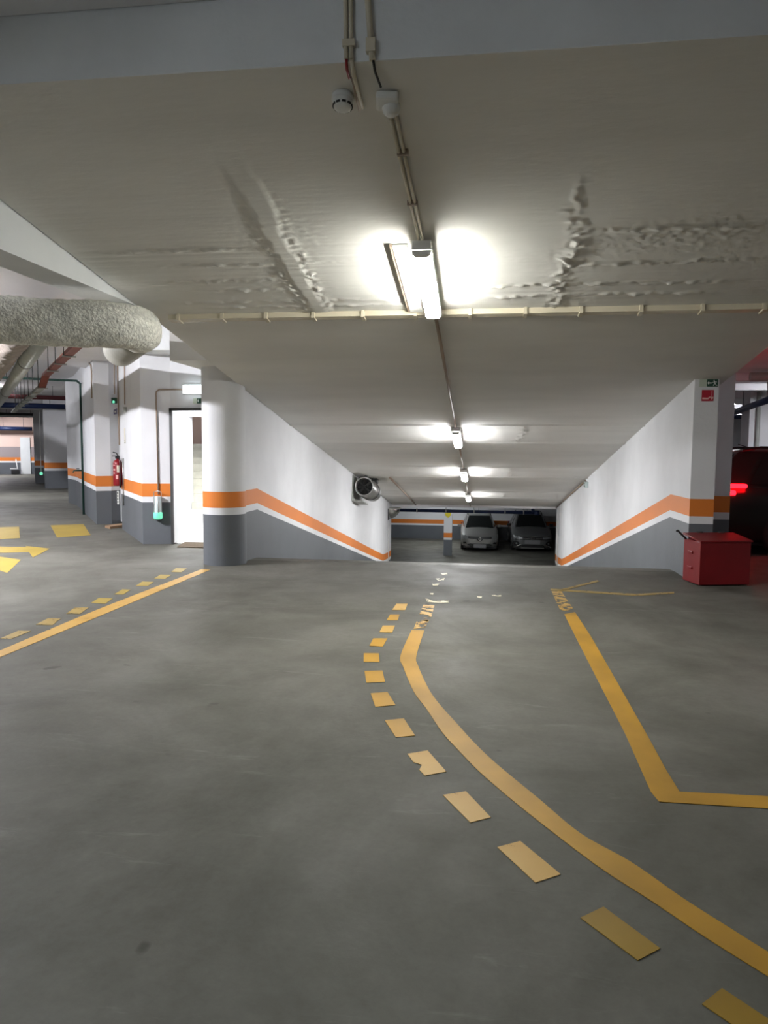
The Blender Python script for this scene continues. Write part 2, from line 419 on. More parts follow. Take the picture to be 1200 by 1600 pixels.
bm = new_bm(); banded(bm, [(2.6, 33, 0, 0, 3.2), (12, 33, 0, 0, 3.2)]); struct('wall_rear', bm, WM)

# pillar behind the right wall end
bm = new_bm(); banded(bm, [(XR+.272, 9.72, 0, 0, 2.62), (3.06, 9.72, 0, 0, 2.62), (3.06, 10.3, 0, 0, 2.62), (XR+.272, 10.3, 0, 0, 2.62)], True)
o = obj('column', bm, WM)
tag(origin_to(o, (2.87, 10.0, 0)), 'square painted pillar set back beside the ramp wall, behind the red sand box', 'column')

# flat soffit over the round column, outside the sloping slab
bm = new_bm(); add_box(bm, -3.72, XA-0.002, 8.42, 9.62, 2.54, 3.36); struct('ceiling_beam', bm, 'ceiling_paint')
# round column
bm = new_bm(); CX, CY, CR = -3.375, 9.27, 0.278
ring = [(CX+CR*math.cos(2*PI*k/56), CY+CR*math.sin(2*PI*k/56)) for k in range(56)]
banded(bm, [(x, y, 0, 0, 2.545) for x, y in ring], True)
for f in bm.faces: f.smooth = True
o = obj('column', bm, WM); tag(origin_to(o, (CX, CY, 0)), 'round white column with orange band and grey foot at the ramp mouth', 'column')

# ------------------------------------------------------------------ corridor wall on the left
D = Vector((-0.564, 0.826, 0)); PERP = Vector((0.826, 0.564, 0))
c1 = (-6.68, 12.875); c2 = (-5.30, 10.88); j1 = (-4.86, 10.99)
w1 = (-10.617, 18.034); w2 = (-7.565, 13.564); w3 = (-7.33, 13.72); w4 = (-7.30, 14.02)
TOP = 3.36
def pl(p, top=TOP): return (p[0], p[1], 0, 0, top)
bm = new_bm()
banded(bm, [pl((-10.6, 19.3)), pl((-11.33, 18.85)), pl(w1), pl(w2), pl(w3), pl(w4)])
struct('wall_corridor', bm, WM)
c1b = (c1[0]+0.10, c1[1]+0.30)
bm = new_bm(); banded(bm, [pl((-6.35, 13.6)), pl(c1), pl(c2), pl(j1)]); struct('wall_corridor', bm, WM)
# over the stair door, and between door and ramp wall
bm = new_bm(); add_box(bm, -4.86, -3.3, 10.99, 11.2, 2.10, TOP); struct('wall_lintel', bm, 'wall_white')
bm = new_bm(); banded(bm, [(-3.80, 11.2, 0, 0, TOP), (-3.80, 10.99, 0, 0, TOP), (-3.36, 10.99, 0, 0, TOP)]); struct('wall_corridor', bm, WM)
# soffit band along the top of that wall
bm = new_bm(); add_prism(bm, [(-5.6, 11.1, 2.95), (-5.16, 10.45, 2.95), (-3.3, 10.55, 2.95), (-3.3, 11.0, 2.95), (-4.9, 11.0, 2.95)], (0, 0, 0.45)); struct('ceiling_beam', bm, 'beam_paint')
# recessed door by the extinguisher
bm = new_bm(); add_prism(bm, [(w4[0]-.02, w4[1]+.01, 0.02), (-6.3, 13.5, 0.02), (-6.28, 13.55, 0.02), (w4[0]-.0, w4[1]+.06, 0.02)], (0, 0, 2.1)); struct('door_3', bm, 'door_white')
bm = new_bm(); add_prism(bm, [(w4[0]-.02, w4[1]+.01, 2.12), (-6.3, 13.5, 2.12), (-6.28, 13.55, 2.12), (w4[0], w4[1]+.06, 2.12)], (0, 0, 1.24)); struct('wall_lintel', bm, 'wall_white')
# far end wall of the corridor with a pale door
fc = Vector((-26.0, 38.55, 0))
def along(c, u, v=0.0): return c + PERP*u + D*v
bm = new_bm()
A, B = along(fc, -14), along(fc, 5)
zb = [(0, 0.66, 'wall_grey'), (0.66, 0.75, 'wall_white'), (0.75, 0.955, 'wall_orange'), (0.955, 1.55, 'wall_mauve'), (1.55, 3.36, 'wall_pink')]
for k, (za, zb_, mm) in enumerate(zb):
    quad(bm, [(A.x, A.y, za), (B.x, B.y, za), (B.x, B.y, zb_), (A.x, A.y, zb_)], k)
struct('wall_end', bm, [q[2] for q in zb])
bm = new_bm()
dA, dB = on_z(33, 741), on_z(48.5, 741)
tA = fc + PERP*((dA-fc).dot(PERP)); tB = fc + PERP*((dB-fc).dot(PERP))
off = -D*0.06
add_prism(bm, [tA+off+Vector((0, 0, .01)), tB+off+Vector((0, 0, .01)), tB+off+Vector((0, 0, 2.08)), tA+off+Vector((0, 0, 2.08))], D*0.05)
struct('door_2', bm, 'door_white')
# vent above
vc = tA - PERP*0.35 + Vector((0, 0, 2.45))
bm = new_bm(); add_prism(bm, [vc+off, vc+off+PERP*0.18, vc+off+PERP*0.18+Vector((0, 0, .2)), vc+off+Vector((0, 0, .2))], D*0.05)
o = obj('vent_grille', bm, 'pvc_brown'); tag(origin_to(o, vc), 'small brown vent high on the pink wall beside the pale far door', 'vent')
# square pillars down the corridor
def pillar(c, wdt, dep, label, top=TOP):
    bm = new_bm(); c = Vector((c[0], c[1], 0))
    pts = [c, c+PERP*wdt, c+PERP*wdt+D*dep, c+D*dep]
    banded(bm, [(p.x, p.y, 0, 0, top) for p in pts], True)
    o = obj('column', bm, WM); tag(origin_to(o, c+PERP*wdt/2+D*dep/2), label, 'column')
pillar((-16.02, 25.15), 0.80, 0.75, 'wide square pillar far down the corridor, nearer of the pair beside the parked scooter')
pillar((-18.75, 28.75), 0.50, 0.7, 'slim square pillar far down the corridor with a small green light, behind the wide pillar')
pillar((-30.0, 38.0), 0.35, 0.4, 'thin square pillar by the far pink wall, next to the white car')
# dark back of bays
bm = new_bm(); banded(bm, [(-10.6, 19.3, 0, 0, TOP), (-9.0, 25, 0, 0, TOP), (-12.5, 33, 0, 0, TOP), (B.x, B.y, 0, 0, TOP)]); struct('wall_bay', bm, WM)

# ------------------------------------------------------------------ stairwell behind the open doorway
rl0 = Vector((-4.95, 11.2, 0)); rl1 = Vector((-7.95, 17.3, 0))
bm = new_bm(); add_prism(bm, [(rl0.x, rl0.y, 0.004), (rl1.x, rl1.y, 0.004), (-3.45, 17.3, 0.004), (-3.45, 11.02, 0.004), (-4.8, 11.02, 0.004)], (0, 0, 0.008)); struct('floor_stairwell', bm, 'tile_white')
sx0 = on_y(297, 750, 17.3).x
bm = new_bm()
quad(bm, [(rl0.x, rl0.y, 0), (rl1.x, rl1.y, 0), (rl1.x, rl1.y, 3.3), (rl0.x, rl0.y, 3.3)])
add_box(bm, rl1.x-.1, sx0, 17.3, 17.5, 0, 3.3)
add_box(bm, sx0+.002, -3.2, 17.3, 17.4, 2.28, 3.3)
quad(bm, [(-3.42, 11.02, 0), (-3.42, 21, 0), (-3.42, 21, 3.3), (-3.42, 11.02, 3.3)])
quad(bm, [(sx0, 17.5, 0), (sx0-1.6, 21, 0), (sx0-1.6, 21, 3.3), (sx0, 17.5, 3.3)])
struct('wall_stairwell', bm, 'wall_white')
bm = new_bm(); add_box(bm, sx0-1.6, -3.2, 20.3, 20.4, 0, 3.3); struct('wall_stairwell', bm, 'wall_pink')
bm = new_bm(); add_box(bm, -8.5, -3.38, 11.2, 21, 3.2, 3.3); struct('ceiling', bm, 'ceiling_flat')
bm = new_bm(); sd = Vector((-0.40, 0.917, 0)); sn = Vector((0.917, 0.40, 0))
for k in range(9):
    p0 = Vector((sx0+0.02, 17.34, 0)) + sd*0.285*k
    for (z0_, z1_, o_) in ((0.182*k, 0.182*(k+1)-0.035, 0.02), (0.182*(k+1)-0.035, 0.182*(k+1), 0.0)):
        a_ = p0+sd*o_; e_ = p0+sd*0.31
        add_prism(bm, [(a_.x, a_.y, z0_), (a_.x+sn.x*1.2, a_.y+sn.y*1.2, z0_), (e_.x+sn.x*1.2, e_.y+sn.y*1.2, z0_), (e_.x, e_.y, z0_)], (0, 0, z1_-z0_))
o = obj('staircase', bm, 'stair_stone'); tag(origin_to(o, (sx0+.6, 17.4, 0)), 'pale stone stairs rising inside the bright open doorway', 'stairs')
bm = new_bm()
add_box(bm, -4.875, -4.835, 10.965, 11.0, 0, 2.12); add_box(bm, -4.875, -3.78, 10.965, 11.0, 2.09, 2.13); add_box(bm, -3.83, -3.78, 10.965, 11.0, 0, 2.12)
struct('trim_1', bm, 'steel_dark')
bm = new_bm(); add_box(bm, -4.99, -4.86, 11.0, 11.25, 0, 2.12); struct('trim_2', bm, 'door_white')

# ------------------------------------------------------------------ tube lamps
def batten(label, loc, rot, tube, group, length=1.30, wdt=0.135, hang=0.0):
    t = thing('tube_lamp', label, 'lamp', loc, group=group, rot=rot)
    zs = 0.070 if hang else 0.045
    hw, hl = wdt/2, length/2
    bm = new_bm(); add_box(bm, -hw, hw, -hl, hl, -zs, 0.0); obj('housing', bm, 'pvc_white', t, 0.008)
    bm = new_bm()
    prof = [(-hw*0.98, -zs), (-hw*0.93, -zs-.018), (-hw*0.72, -zs-.036), (0, -zs-.042), (hw*0.72, -zs-.036), (hw*0.93, -zs-.018), (hw*0.98, -zs)]
    e = hl-0.03
    rows = [[bm.verts.new((x, y_, z_)) for x, z_ in prof] for y_ in (-e, e)]
    for a, b in zip(rows, rows[1:]):
        for k in range(len(prof)-1): bm.faces.new((a[k], a[k+1], b[k+1], b[k])).smooth = True
    bm.faces.new(rows[0]); bm.faces.new(list(reversed(rows[-1])))
    obj('diffuser', bm, tube, t)
    for sy in (-1, 1):
        bm = new_bm()
        rr_ = [[bm.verts.new((x*s_*1.03, sy*y_, -zs+.002+(z_+zs-.002)*q*1.03)) for x, z_ in prof] for y_, s_, q in ((e-0.004, 1, 1), (e+0.014, 1, 1), (e+0.026, 0.92, 0.8))]
        for a, b in zip(rr_, rr_[1:]):
            for k in range(len(prof)-1): bm.faces.new((a[k], a[k+1], b[k+1], b[k])).smooth = True
        bm.faces.new(rr_[0]); bm.faces.new(list(reversed(rr_[-1])))
        obj('end_cap', bm, 'pvc_white', t)
    if hang:
        for yy in (-hl*.6, hl*.6):
            bm = new_bm(); add_box(bm, -0.03, 0.03, yy-0.02, yy+0.02, -0.002, hang); obj('bracket', bm, 'steel', t)
    for sx in (-1, 1):
        for yy in (-hl*0.86, hl*0.0, hl*0.86):
            bm = new_bm(); add_box(bm, sx*hw-0.004, sx*hw+0.004, yy-0.012, yy+0.012, -0.06, -0.02); obj('clip', bm, 'steel', t)
    return t
TILT = math.atan(SL)
LX = -0.46
for (Yc, lab) in ((5.84, 'lit tube lamp nearest to the cream cable trunking on the sloping ceiling'),
                  (12.30, 'second lit tube lamp down the ramp ceiling, after the trunking'),
                  (16.90, 'third lit tube lamp down the ramp ceiling, past the steel fan'),
                  (21.65, 'last and lowest lit tube lamp on the ramp ceiling above the parked cars')):
    batten(lab, (LX, Yc, slab_z(Yc)-0.045), (-TILT, 0, 0), 'tube_ramp' if Yc < 7 else 'tube_down', 'tube lamps along the ramp ceiling', hang=0.04)
# unseen fittings that light the rest of the garage, some added as fill
for (x, y, z, tube, rz, lab) in (
        (-7.6, 7.0, 3.34, 'tube_near', 0.6, 'tube lamp on the corridor ceiling beyond the side beam near the rough duct'),
        (-11.3, 11.8, 3.34, 'tube_corridor', 0.6, 'tube lamp on the corridor ceiling beside the hung cable tray'),
        (-15.0, 20.0, 3.34, 'tube_corridor', 0.6, 'tube lamp on the corridor ceiling before the square pillars'),
        (-25.6, 35.6, 3.34, 'tube_corridor', 0.6, 'tube lamp on the corridor ceiling close to the far pink wall'),
        (-2.5, 0.1, 3.58, 'tube_back', 0, 'tube lamp on the flat aisle ceiling before the cross beam'),
        (-0.8, -8.2, 3.58, 'tube_back', 0, 'tube lamp on the flat aisle ceiling by the rear wall'),
        (7.2, 17.3, 3.11, 'tube_side', 0, 'tube lamp on the ribbed ceiling behind the dark parked car'),
        (7.8, 24.9, 3.11, 'tube_side', 0, 'tube lamp on the ribbed ceiling deep behind the white pillar'),
        (-2.2, 33.6, -0.44, 'tube_low_fill', 1.57, 'unseen tube lamp added in the lower level to light the rear wall'),  # added out of sight to brighten the far wall
        (-0.7, 28.0, -0.44, 'tube_low_fill', 1.57, 'unseen tube lamp added in the lower level to light the parked cars'),  # added behind the slab end to light car fronts and pillar
        (-5.0, 12.6, 3.19, 'tube_stair', 0, 'tube lamp inside the stairwell by the doorway'),
        (-6.0, 15.7, 3.19, 'tube_stair', 0, 'unseen tube lamp added in the stairwell to brighten the stone stairs'),  # second stairwell lamp, added unseen to brighten the back
        (9.3, 6.0, 3.11, 'tube_side', 0, 'unseen tube lamp added over the parking aisle to brighten the red sand box')):  # added unseen fill for the set-back pillar, sand box and floor
    batten(lab, (x, y, z), (0, 0, rz), tube, 'tube lamps in the rest of the garage')

# mounting plate beside the first lamp
t = thing('mounting_plate', 'flat white mounting plate on the ceiling beside the nearest lit tube lamp', 'plate', (-0.625, 5.99, slab_z(5.99)-0.006), rot=(-TILT, 0, 0))
bm = new_bm(); add_box(bm, -0.055, 0.055, -0.66, 0.645, -0.028, 0.0); obj('body', bm, 'pvc_white', t, 0.004)
bm = new_bm(); add_box(bm, -0.075, -0.056, -0.67, 0.645, -0.022, 0.0); o = obj('edge_strip', bm, 'pvc_brown', t); o['label'] = 'brown edging strip'

# ------------------------------------------------------------------ cable trunking across the slab with clips
TY = 6.70
t = thing('cable_trunking', 'long cream cable trunking with clips running across the sloping ceiling', 'trunking', (-0.2, TY, slab_z(TY)), rot=(-TILT, 0, 0))
bm = new_bm(); add_box(bm, -2.75, 2.93, -0.045, 0.040, -0.048, 0.004); obj('trunk', bm, 'pvc_cream', t, 0.004)
for px in (275, 345, 415, 490, 568, 650, 735, 820, 905, 996, 1088, 1180):
    X = on_slab(px, 488)[0]+0.2
    bm = new_bm(); add_box(bm, X-0.016, X+0.016, -0.060, 0.050, -0.060, 0.006); obj('clip', bm, 'pvc_cream', t, 0.002)

# conduits to the first lamp and down the ramp
def pipe_on(name, pts, r, m, label, cat='conduit', group=None, n=8):
    bm = new_bm(); add_tube(bm, pts, r, n); o = obj(name, bm, m); tag(o, label, cat, group)
    c = sum((Vector(p) for p in pts), Vector())/len(pts); return origin_to(o, c)
def slab_pt(x, y, off): return Vector((x, y, slab_z(y)-off))
sen = on_slab(605, 152)
t = thing('conduit', 'twin brown conduit from the motion sensor to the nearest tube lamp', 'conduit', slab_pt(-0.48, 4.5, 0))
for dx in (-0.014, 0.014):
    bm = new_bm(); add_tube(bm, [slab_pt(-0.495+dx, 3.80, 0.016)-t.location, slab_pt(LX+dx-.01, 5.27, 0.018)-t.location], 0.011, 8); obj('pipe', bm, 'pvc_cream', t)
for yy in (4.2, 4.75):
    bm = new_bm(); p = slab_pt(-0.48, yy, 0.016)-t.location; add_box(bm, p.x-.032, p.x+.032, p.y-.012, p.y+.012, p.z-.016, p.z+.014); obj('saddle', bm, 'pvc_brown', t)
for a, b, lab in ((6.76, 11.64, 'brown conduit on the ramp ceiling between trunking and the second tube lamp'),
                  (12.96, 16.24, 'brown conduit on the ramp ceiling between second and third tube lamps'),
                  (17.56, 21.0, 'brown conduit on the ramp ceiling between third and last tube lamps'),
                  (22.3, 25.1, 'brown conduit on the ramp ceiling after the last tube lamp')):
    pipe_on('conduit', [slab_pt(LX, a, 0.034), slab_pt(LX, b, 0.034)], 0.017, 'pvc_brown', lab)
# conduits on the cross beam face
fy = BY
def bf(x, y, off=0.015): p = on_y(x, y, fy-off); return p
t = thing('conduit', 'pair of pink grey conduits coming down the cross beam to the smoke detector', 'conduit', bf(545, 50, 0))
for px0, px1 in ((540, 541), (548, 549)):
    a, b = bf(px0-1, -60), bf(px1, 92)
    bm = new_bm(); add_tube(bm, [a-t.location, b-t.location], 0.0105, 8); obj('pipe', bm, 'pvc_cream', t)
bm = new_bm(); p = bf(545, 68)-t.location; add_box(bm, p.x-.028, p.x+.028, p.y-.014, p.y+.012, p.z-.015, p.z+.015); obj('saddle', bm, 'pvc_cream', t)
det = on_slab(536, 150)
a = bf(549, 92); q1 = on_slab(553, 118, 0.014); q2 = on_slab(566, 168, 0.014); q3 = on_slab(572, 170, 0.014)
bm = new_bm(); add_tube(bm, [p-t.location for p in (a, q1, q2)], 0.011, 8); obj('elbow_pipe', bm, 'pvc_cream', t)
bm = new_bm(); add_tube(bm, [p-t.location for p in (on_slab(551, 122, .012), on_slab(562, 172, .012))], 0.009, 8); obj('side_pipe', bm, 'pvc_brown', t)
bm = new_bm(); add_tube(bm, [p-t.location for p in (bf(541, 92), on_slab(542, 108, .012), on_slab(546, 122, .010))], 0.007, 8); o = obj('cable', bm, 'red_paint', t); o['label'] = 'red fire alarm cable'
t = thing('conduit', 'single cream conduit with black cable on the cross beam above the motion sensor', 'conduit', bf(577, 50, 0))
bm = new_bm(); add_tube(bm, [bf(570, -60)-t.location, bf(582, 94)-t.location], 0.015, 10); obj('pipe', bm, 'pvc_cream', t)
bm = new_bm(); p = bf(579.5, 72)-t.location; add_box(bm, p.x-.021, p.x+.021, p.y-.018, p.y+.014, p.z-.03, p.z+.03); obj('saddle', bm, 'pvc_cream', t)
bm = new_bm(); add_tube(bm, [p-t.location for p in (bf(583, 93), on_slab(586, 112, .01), on_slab(595, 136, .02))], 0.006, 8); o = obj('cable', bm, 'black', t); o['label'] = 'black cable'
# smoke detector
t = thing('smoke_detector', 'round white smoke detector on the sloping ceiling beside the twin conduits', 'smoke detector', slab_pt(det.x, det.y, 0.0), rot=(-TILT, 0, 0))
bm = new_bm(); add_lathe(bm, [(0, 0.0), (0.054, 0.0), (0.056, -0.022), (0.05, -0.026), (0, -0.026)], 32); obj('base', bm, 'pvc_white', t)
bm = new_bm(); add_lathe(bm, [(0.049, -0.024), (0.05, -0.042), (0.043, -0.062), (0.03, -0.070), (0, -0.071)], 32); obj('head', bm, 'pvc_white', t)
for k in range(10):
    an = 2*PI*k/10; bm = new_bm()
    add_box(bm, 0.041, 0.0495, -0.010, 0.010, -0.058, -0.049, rot=Matrix.Rotation(an, 3, 'Z')); obj('vent_slot', bm, 'black', t)
# motion sensor
t = thing('motion_sensor', 'white motion sensor at the start of the twin brown conduit', 'motion sensor', slab_pt(sen.x, sen.y, 0.0), rot=(-TILT, 0, 0.12))
bm = new_bm(); add_box(bm, -0.056, 0.056, -0.06, 0.05, -0.045, 0.0); obj('box', bm, 'pvc_white', t, 0.014)
bm = new_bm(); add_lathe(bm, [(0, -0.085), (0.022, -0.082), (0.04, -0.066), (0.045, -0.044), (0.045, -0.03)], 24, at=(0.02, 0.02, 0)); obj('lens', bm, 'pvc_white', t)
# conduit from fan, and along the right hand wall top
pipe_on('conduit', [slab_pt(-2.30, 17.9, 0.034), slab_pt(-2.30, 24.9, 0.034)], 0.022, 'pvc_brown', 'thin conduit on the ramp ceiling running on from the steel fan')
pipe_on('conduit', [Vector((XR-.022, 17.95, slab_z(17.95)-.045)), Vector((XR-.022, 24.95, slab_z(24.95)-.045))], 0.02, 'pvc_brown', 'thin conduit along the top of the ramp wall from the small emergency light')
t = thing('emergency_light', 'small white and green emergency light at the top of the ramp wall opposite the fan', 'light', (XR-0.002, 17.75, slab_z(17.75)-0.12))
bm = new_bm(); add_box(bm, -0.07, 0, -0.14, 0.14, -0.11, 0.03); obj('box', bm, 'clear_plastic', t, 0.01)
bm = new_bm(); add_box(bm, -0.075, -0.068, -0.10, 0.10, -0.02, 0.0); obj('strip', bm, 'sign_green', t)
bm = new_bm(); add_box(bm, -0.075, -0.068, -0.10, 0.10, -0.09, -0.06); obj('strip', bm, 'sign_green', t)
for X, lab in ((XL+0.016, 'thin vertical conduit at the foot of the ramp wall under the mirror'), (XR-0.016, 'thin vertical conduit at the foot of the ramp wall by the graphite car')):
    pipe_on('conduit', [Vector((X, 24.2, ramp_z(24.2)+0.01)), Vector((X, 24.2, -0.75 if X < 0 else -0.35))], 0.014, 'pvc_white', lab)

# ------------------------------------------------------------------ axial fan high on the ramp wall
FY = 17.5
fp = on_y(569, 760, FY)
t = thing('jet_fan', 'round steel ventilation fan under the sloping ceiling on the ramp wall', 'fan', fp, rot=(-TILT, 0, 0))
R = 0.235
bm = new_bm(); add_lathe(bm, [(R-0.035, 0.0), (R-.01, -0.02), (R+0.005, 0.0), (R, 0.03), (R, 0.62), (R+.015, 0.63), (R+.015, 0.66), (R, 0.67), (R, 1.35), (R-0.03, 1.37), (R-.05, 1.33), (R-.045, 0.2), (R-0.035, 0.0)], 40, axis='Y'); obj('casing', bm, 'steel', t)
bm = new_bm(); add_lathe(bm, [(0, 0.16), (R-0.04, 0.16)], 32, axis='Y'); add_lathe(bm, [(0, 0.05), (0.05, 0.07), (0.06, 0.16)], 16, axis='Y'); obj('hub', bm, 'black', t)
for k in range(8):
    bm = new_bm(); add_box(bm, 0.05, R-0.045, -0.004, 0.004, -0.03, 0.03, rot=Matrix.Rotation(0.5, 3, 'X')); bmesh.ops.rotate(bm, verts=bm.verts, cent=(0, 0, 0), matrix=Matrix.Rotation(k*PI/4, 3, 'Y')); bmesh.ops.translate(bm, verts=bm.verts, vec=(0, 0.13, 0)); obj('blade', bm, 'steel_dark', t)
for an in (PI/4, -PI/4):
    bm = new_bm(); add_box(bm, -(R-.03), R-.03, 0.012, 0.02, -0.006, 0.006, rot=Matrix.Rotation(an, 3, 'Y')); obj('guard_bar', bm, 'steel_dark', t)
bm = new_bm(); add_lathe(bm, [(R+.004, 0.88), (R+.012, 0.89), (R+.012, 0.95), (R+.004, 0.96)], 40, axis='Y'); obj('band', bm, 'steel_dark', t)
bm = new_bm(); add_box(bm, 0.06, 0.20, 0.75, 1.0, R-.06, R+.07); obj('terminal_box', bm, 'steel_dark', t, 0.01)
bm = new_bm(); add_box(bm, XL-fp.x+0.003, XL-fp.x+0.02, -0.1, 0.9, -0.36, 0.27); add_box(bm, XL-fp.x+0.003, -0.03, 0.0, 0.9, -0.36, -0.335); obj('bracket', bm, 'duct_grey', t)
# hanger plate fixes the fan to the slab
bm = new_bm(); add_box(bm, -0.03, 0.03, 0.2, 0.26, R-.01, 0.40); add_box(bm, -0.03, 0.03, 1.0, 1.06, R-.01, 0.40); obj('hanger', bm, 'steel_dark', t)

# dome mirror at the wall's far end
mp_ = on_y(611, 800, 24.4)
t = thing('dome_mirror', 'silvery half dome mirror at the low end of the ramp wall', 'mirror', (XL, 24.45, mp_.z))
bm = new_bm()
nu, nv = 12, 12
rows = []
for i in range(nu+1):
    th = PI*i/nu
    rows.append([bm.verts.new((0.36*math.sin(th)*math.sin(PI/2*j/nv)+0.002, -0.36*math.cos(th)*1.0, 0.12-0.34*math.sin(th)*math.cos(PI/2*j/nv) if 0 < i < nu else 0.12)) for j in range(nv+1)])
for a, b in zip(rows, rows[1:]):
    for k in range(nv): bm.faces.new((a[k], a[k+1], b[k+1], b[k])).smooth = True
obj('dome', bm, 'chrome', t)
bm = new_bm(); add_box(bm, 0.0, 0.37, -0.365, 0.365, 0.118, 0.135); obj('top_plate', bm, 'pvc_white', t)
bm = new_bm(); add_box(bm, 0.0, 0.02, -0.37, 0.37, -0.24, 0.13); obj('rim', bm, 'black', t)

# ------------------------------------------------------------------ lower level: blue pipe, pillar, parked cars
t = thing('fire_main', 'long navy blue pipe across the lower level above the parked cars', 'pipe', (0, 26.5, -0.665))
bm = new_bm(); add_tube(bm, [(-3.1, 0, 0), (1.80, 0, -0.01)], 0.058, 14); obj('pipe', bm, 'navy', t)
bm = new_bm(); add_tube(bm, [(1.78, 0, -0.01), (1.95, 0, -0.01)], 0.085, 14); obj('end_cap', bm, 'navy', t)
bm = new_bm(); add_tube(bm, [(1.72, 0, 0), (1.72, 0, 0.13)], 0.06, 12); obj('valve', bm, 'navy', t)
for X in (-2.4, -1.35, -0.35, 0.75, 1.4):
    bm = new_bm(); add_tube(bm, [(X, 0, 0), (X, 0, 0.20)], 0.008, 6); obj('hanger_rod', bm, 'steel_dark', t)
    bm = new_bm(); add_lathe(bm, [(0.068, -0.02), (0.076, -0.02), (0.076, 0.02), (0.068, 0.02)], 14, axis='X', at=(X, 0, 0)); obj('clamp', bm, 'steel', t)
bm = new_bm(); banded(bm, [(-1.64, 30.6, LOWZ, LOWZ, -0.46), (-1.30, 30.6, LOWZ, LOWZ, -0.46), (-1.30, 30.95, LOWZ, LOWZ, -0.46), (-1.64, 30.95, LOWZ, LOWZ, -0.46)], True)
o = obj('column', bm, WM); tag(origin_to(o, (-1.47, 30.8, LOWZ)), 'thin white pillar with a yellow sign standing on the lower level beside the silver car', 'column')
t = thing('wall_sign', 'small yellow sign on the thin lower level pillar', 'sign', (-1.47, 30.59, -1.16))
bm = new_bm(); add_prism(bm, [(0.12, 0, 0.13), (-0.12, 0, 0.13), (-0.12, 0, -0.02), (0, 0, -0.13), (0.12, 0, -0.02)], (0, -0.008, 0)); obj('board', bm, 'sign_yellow', t)

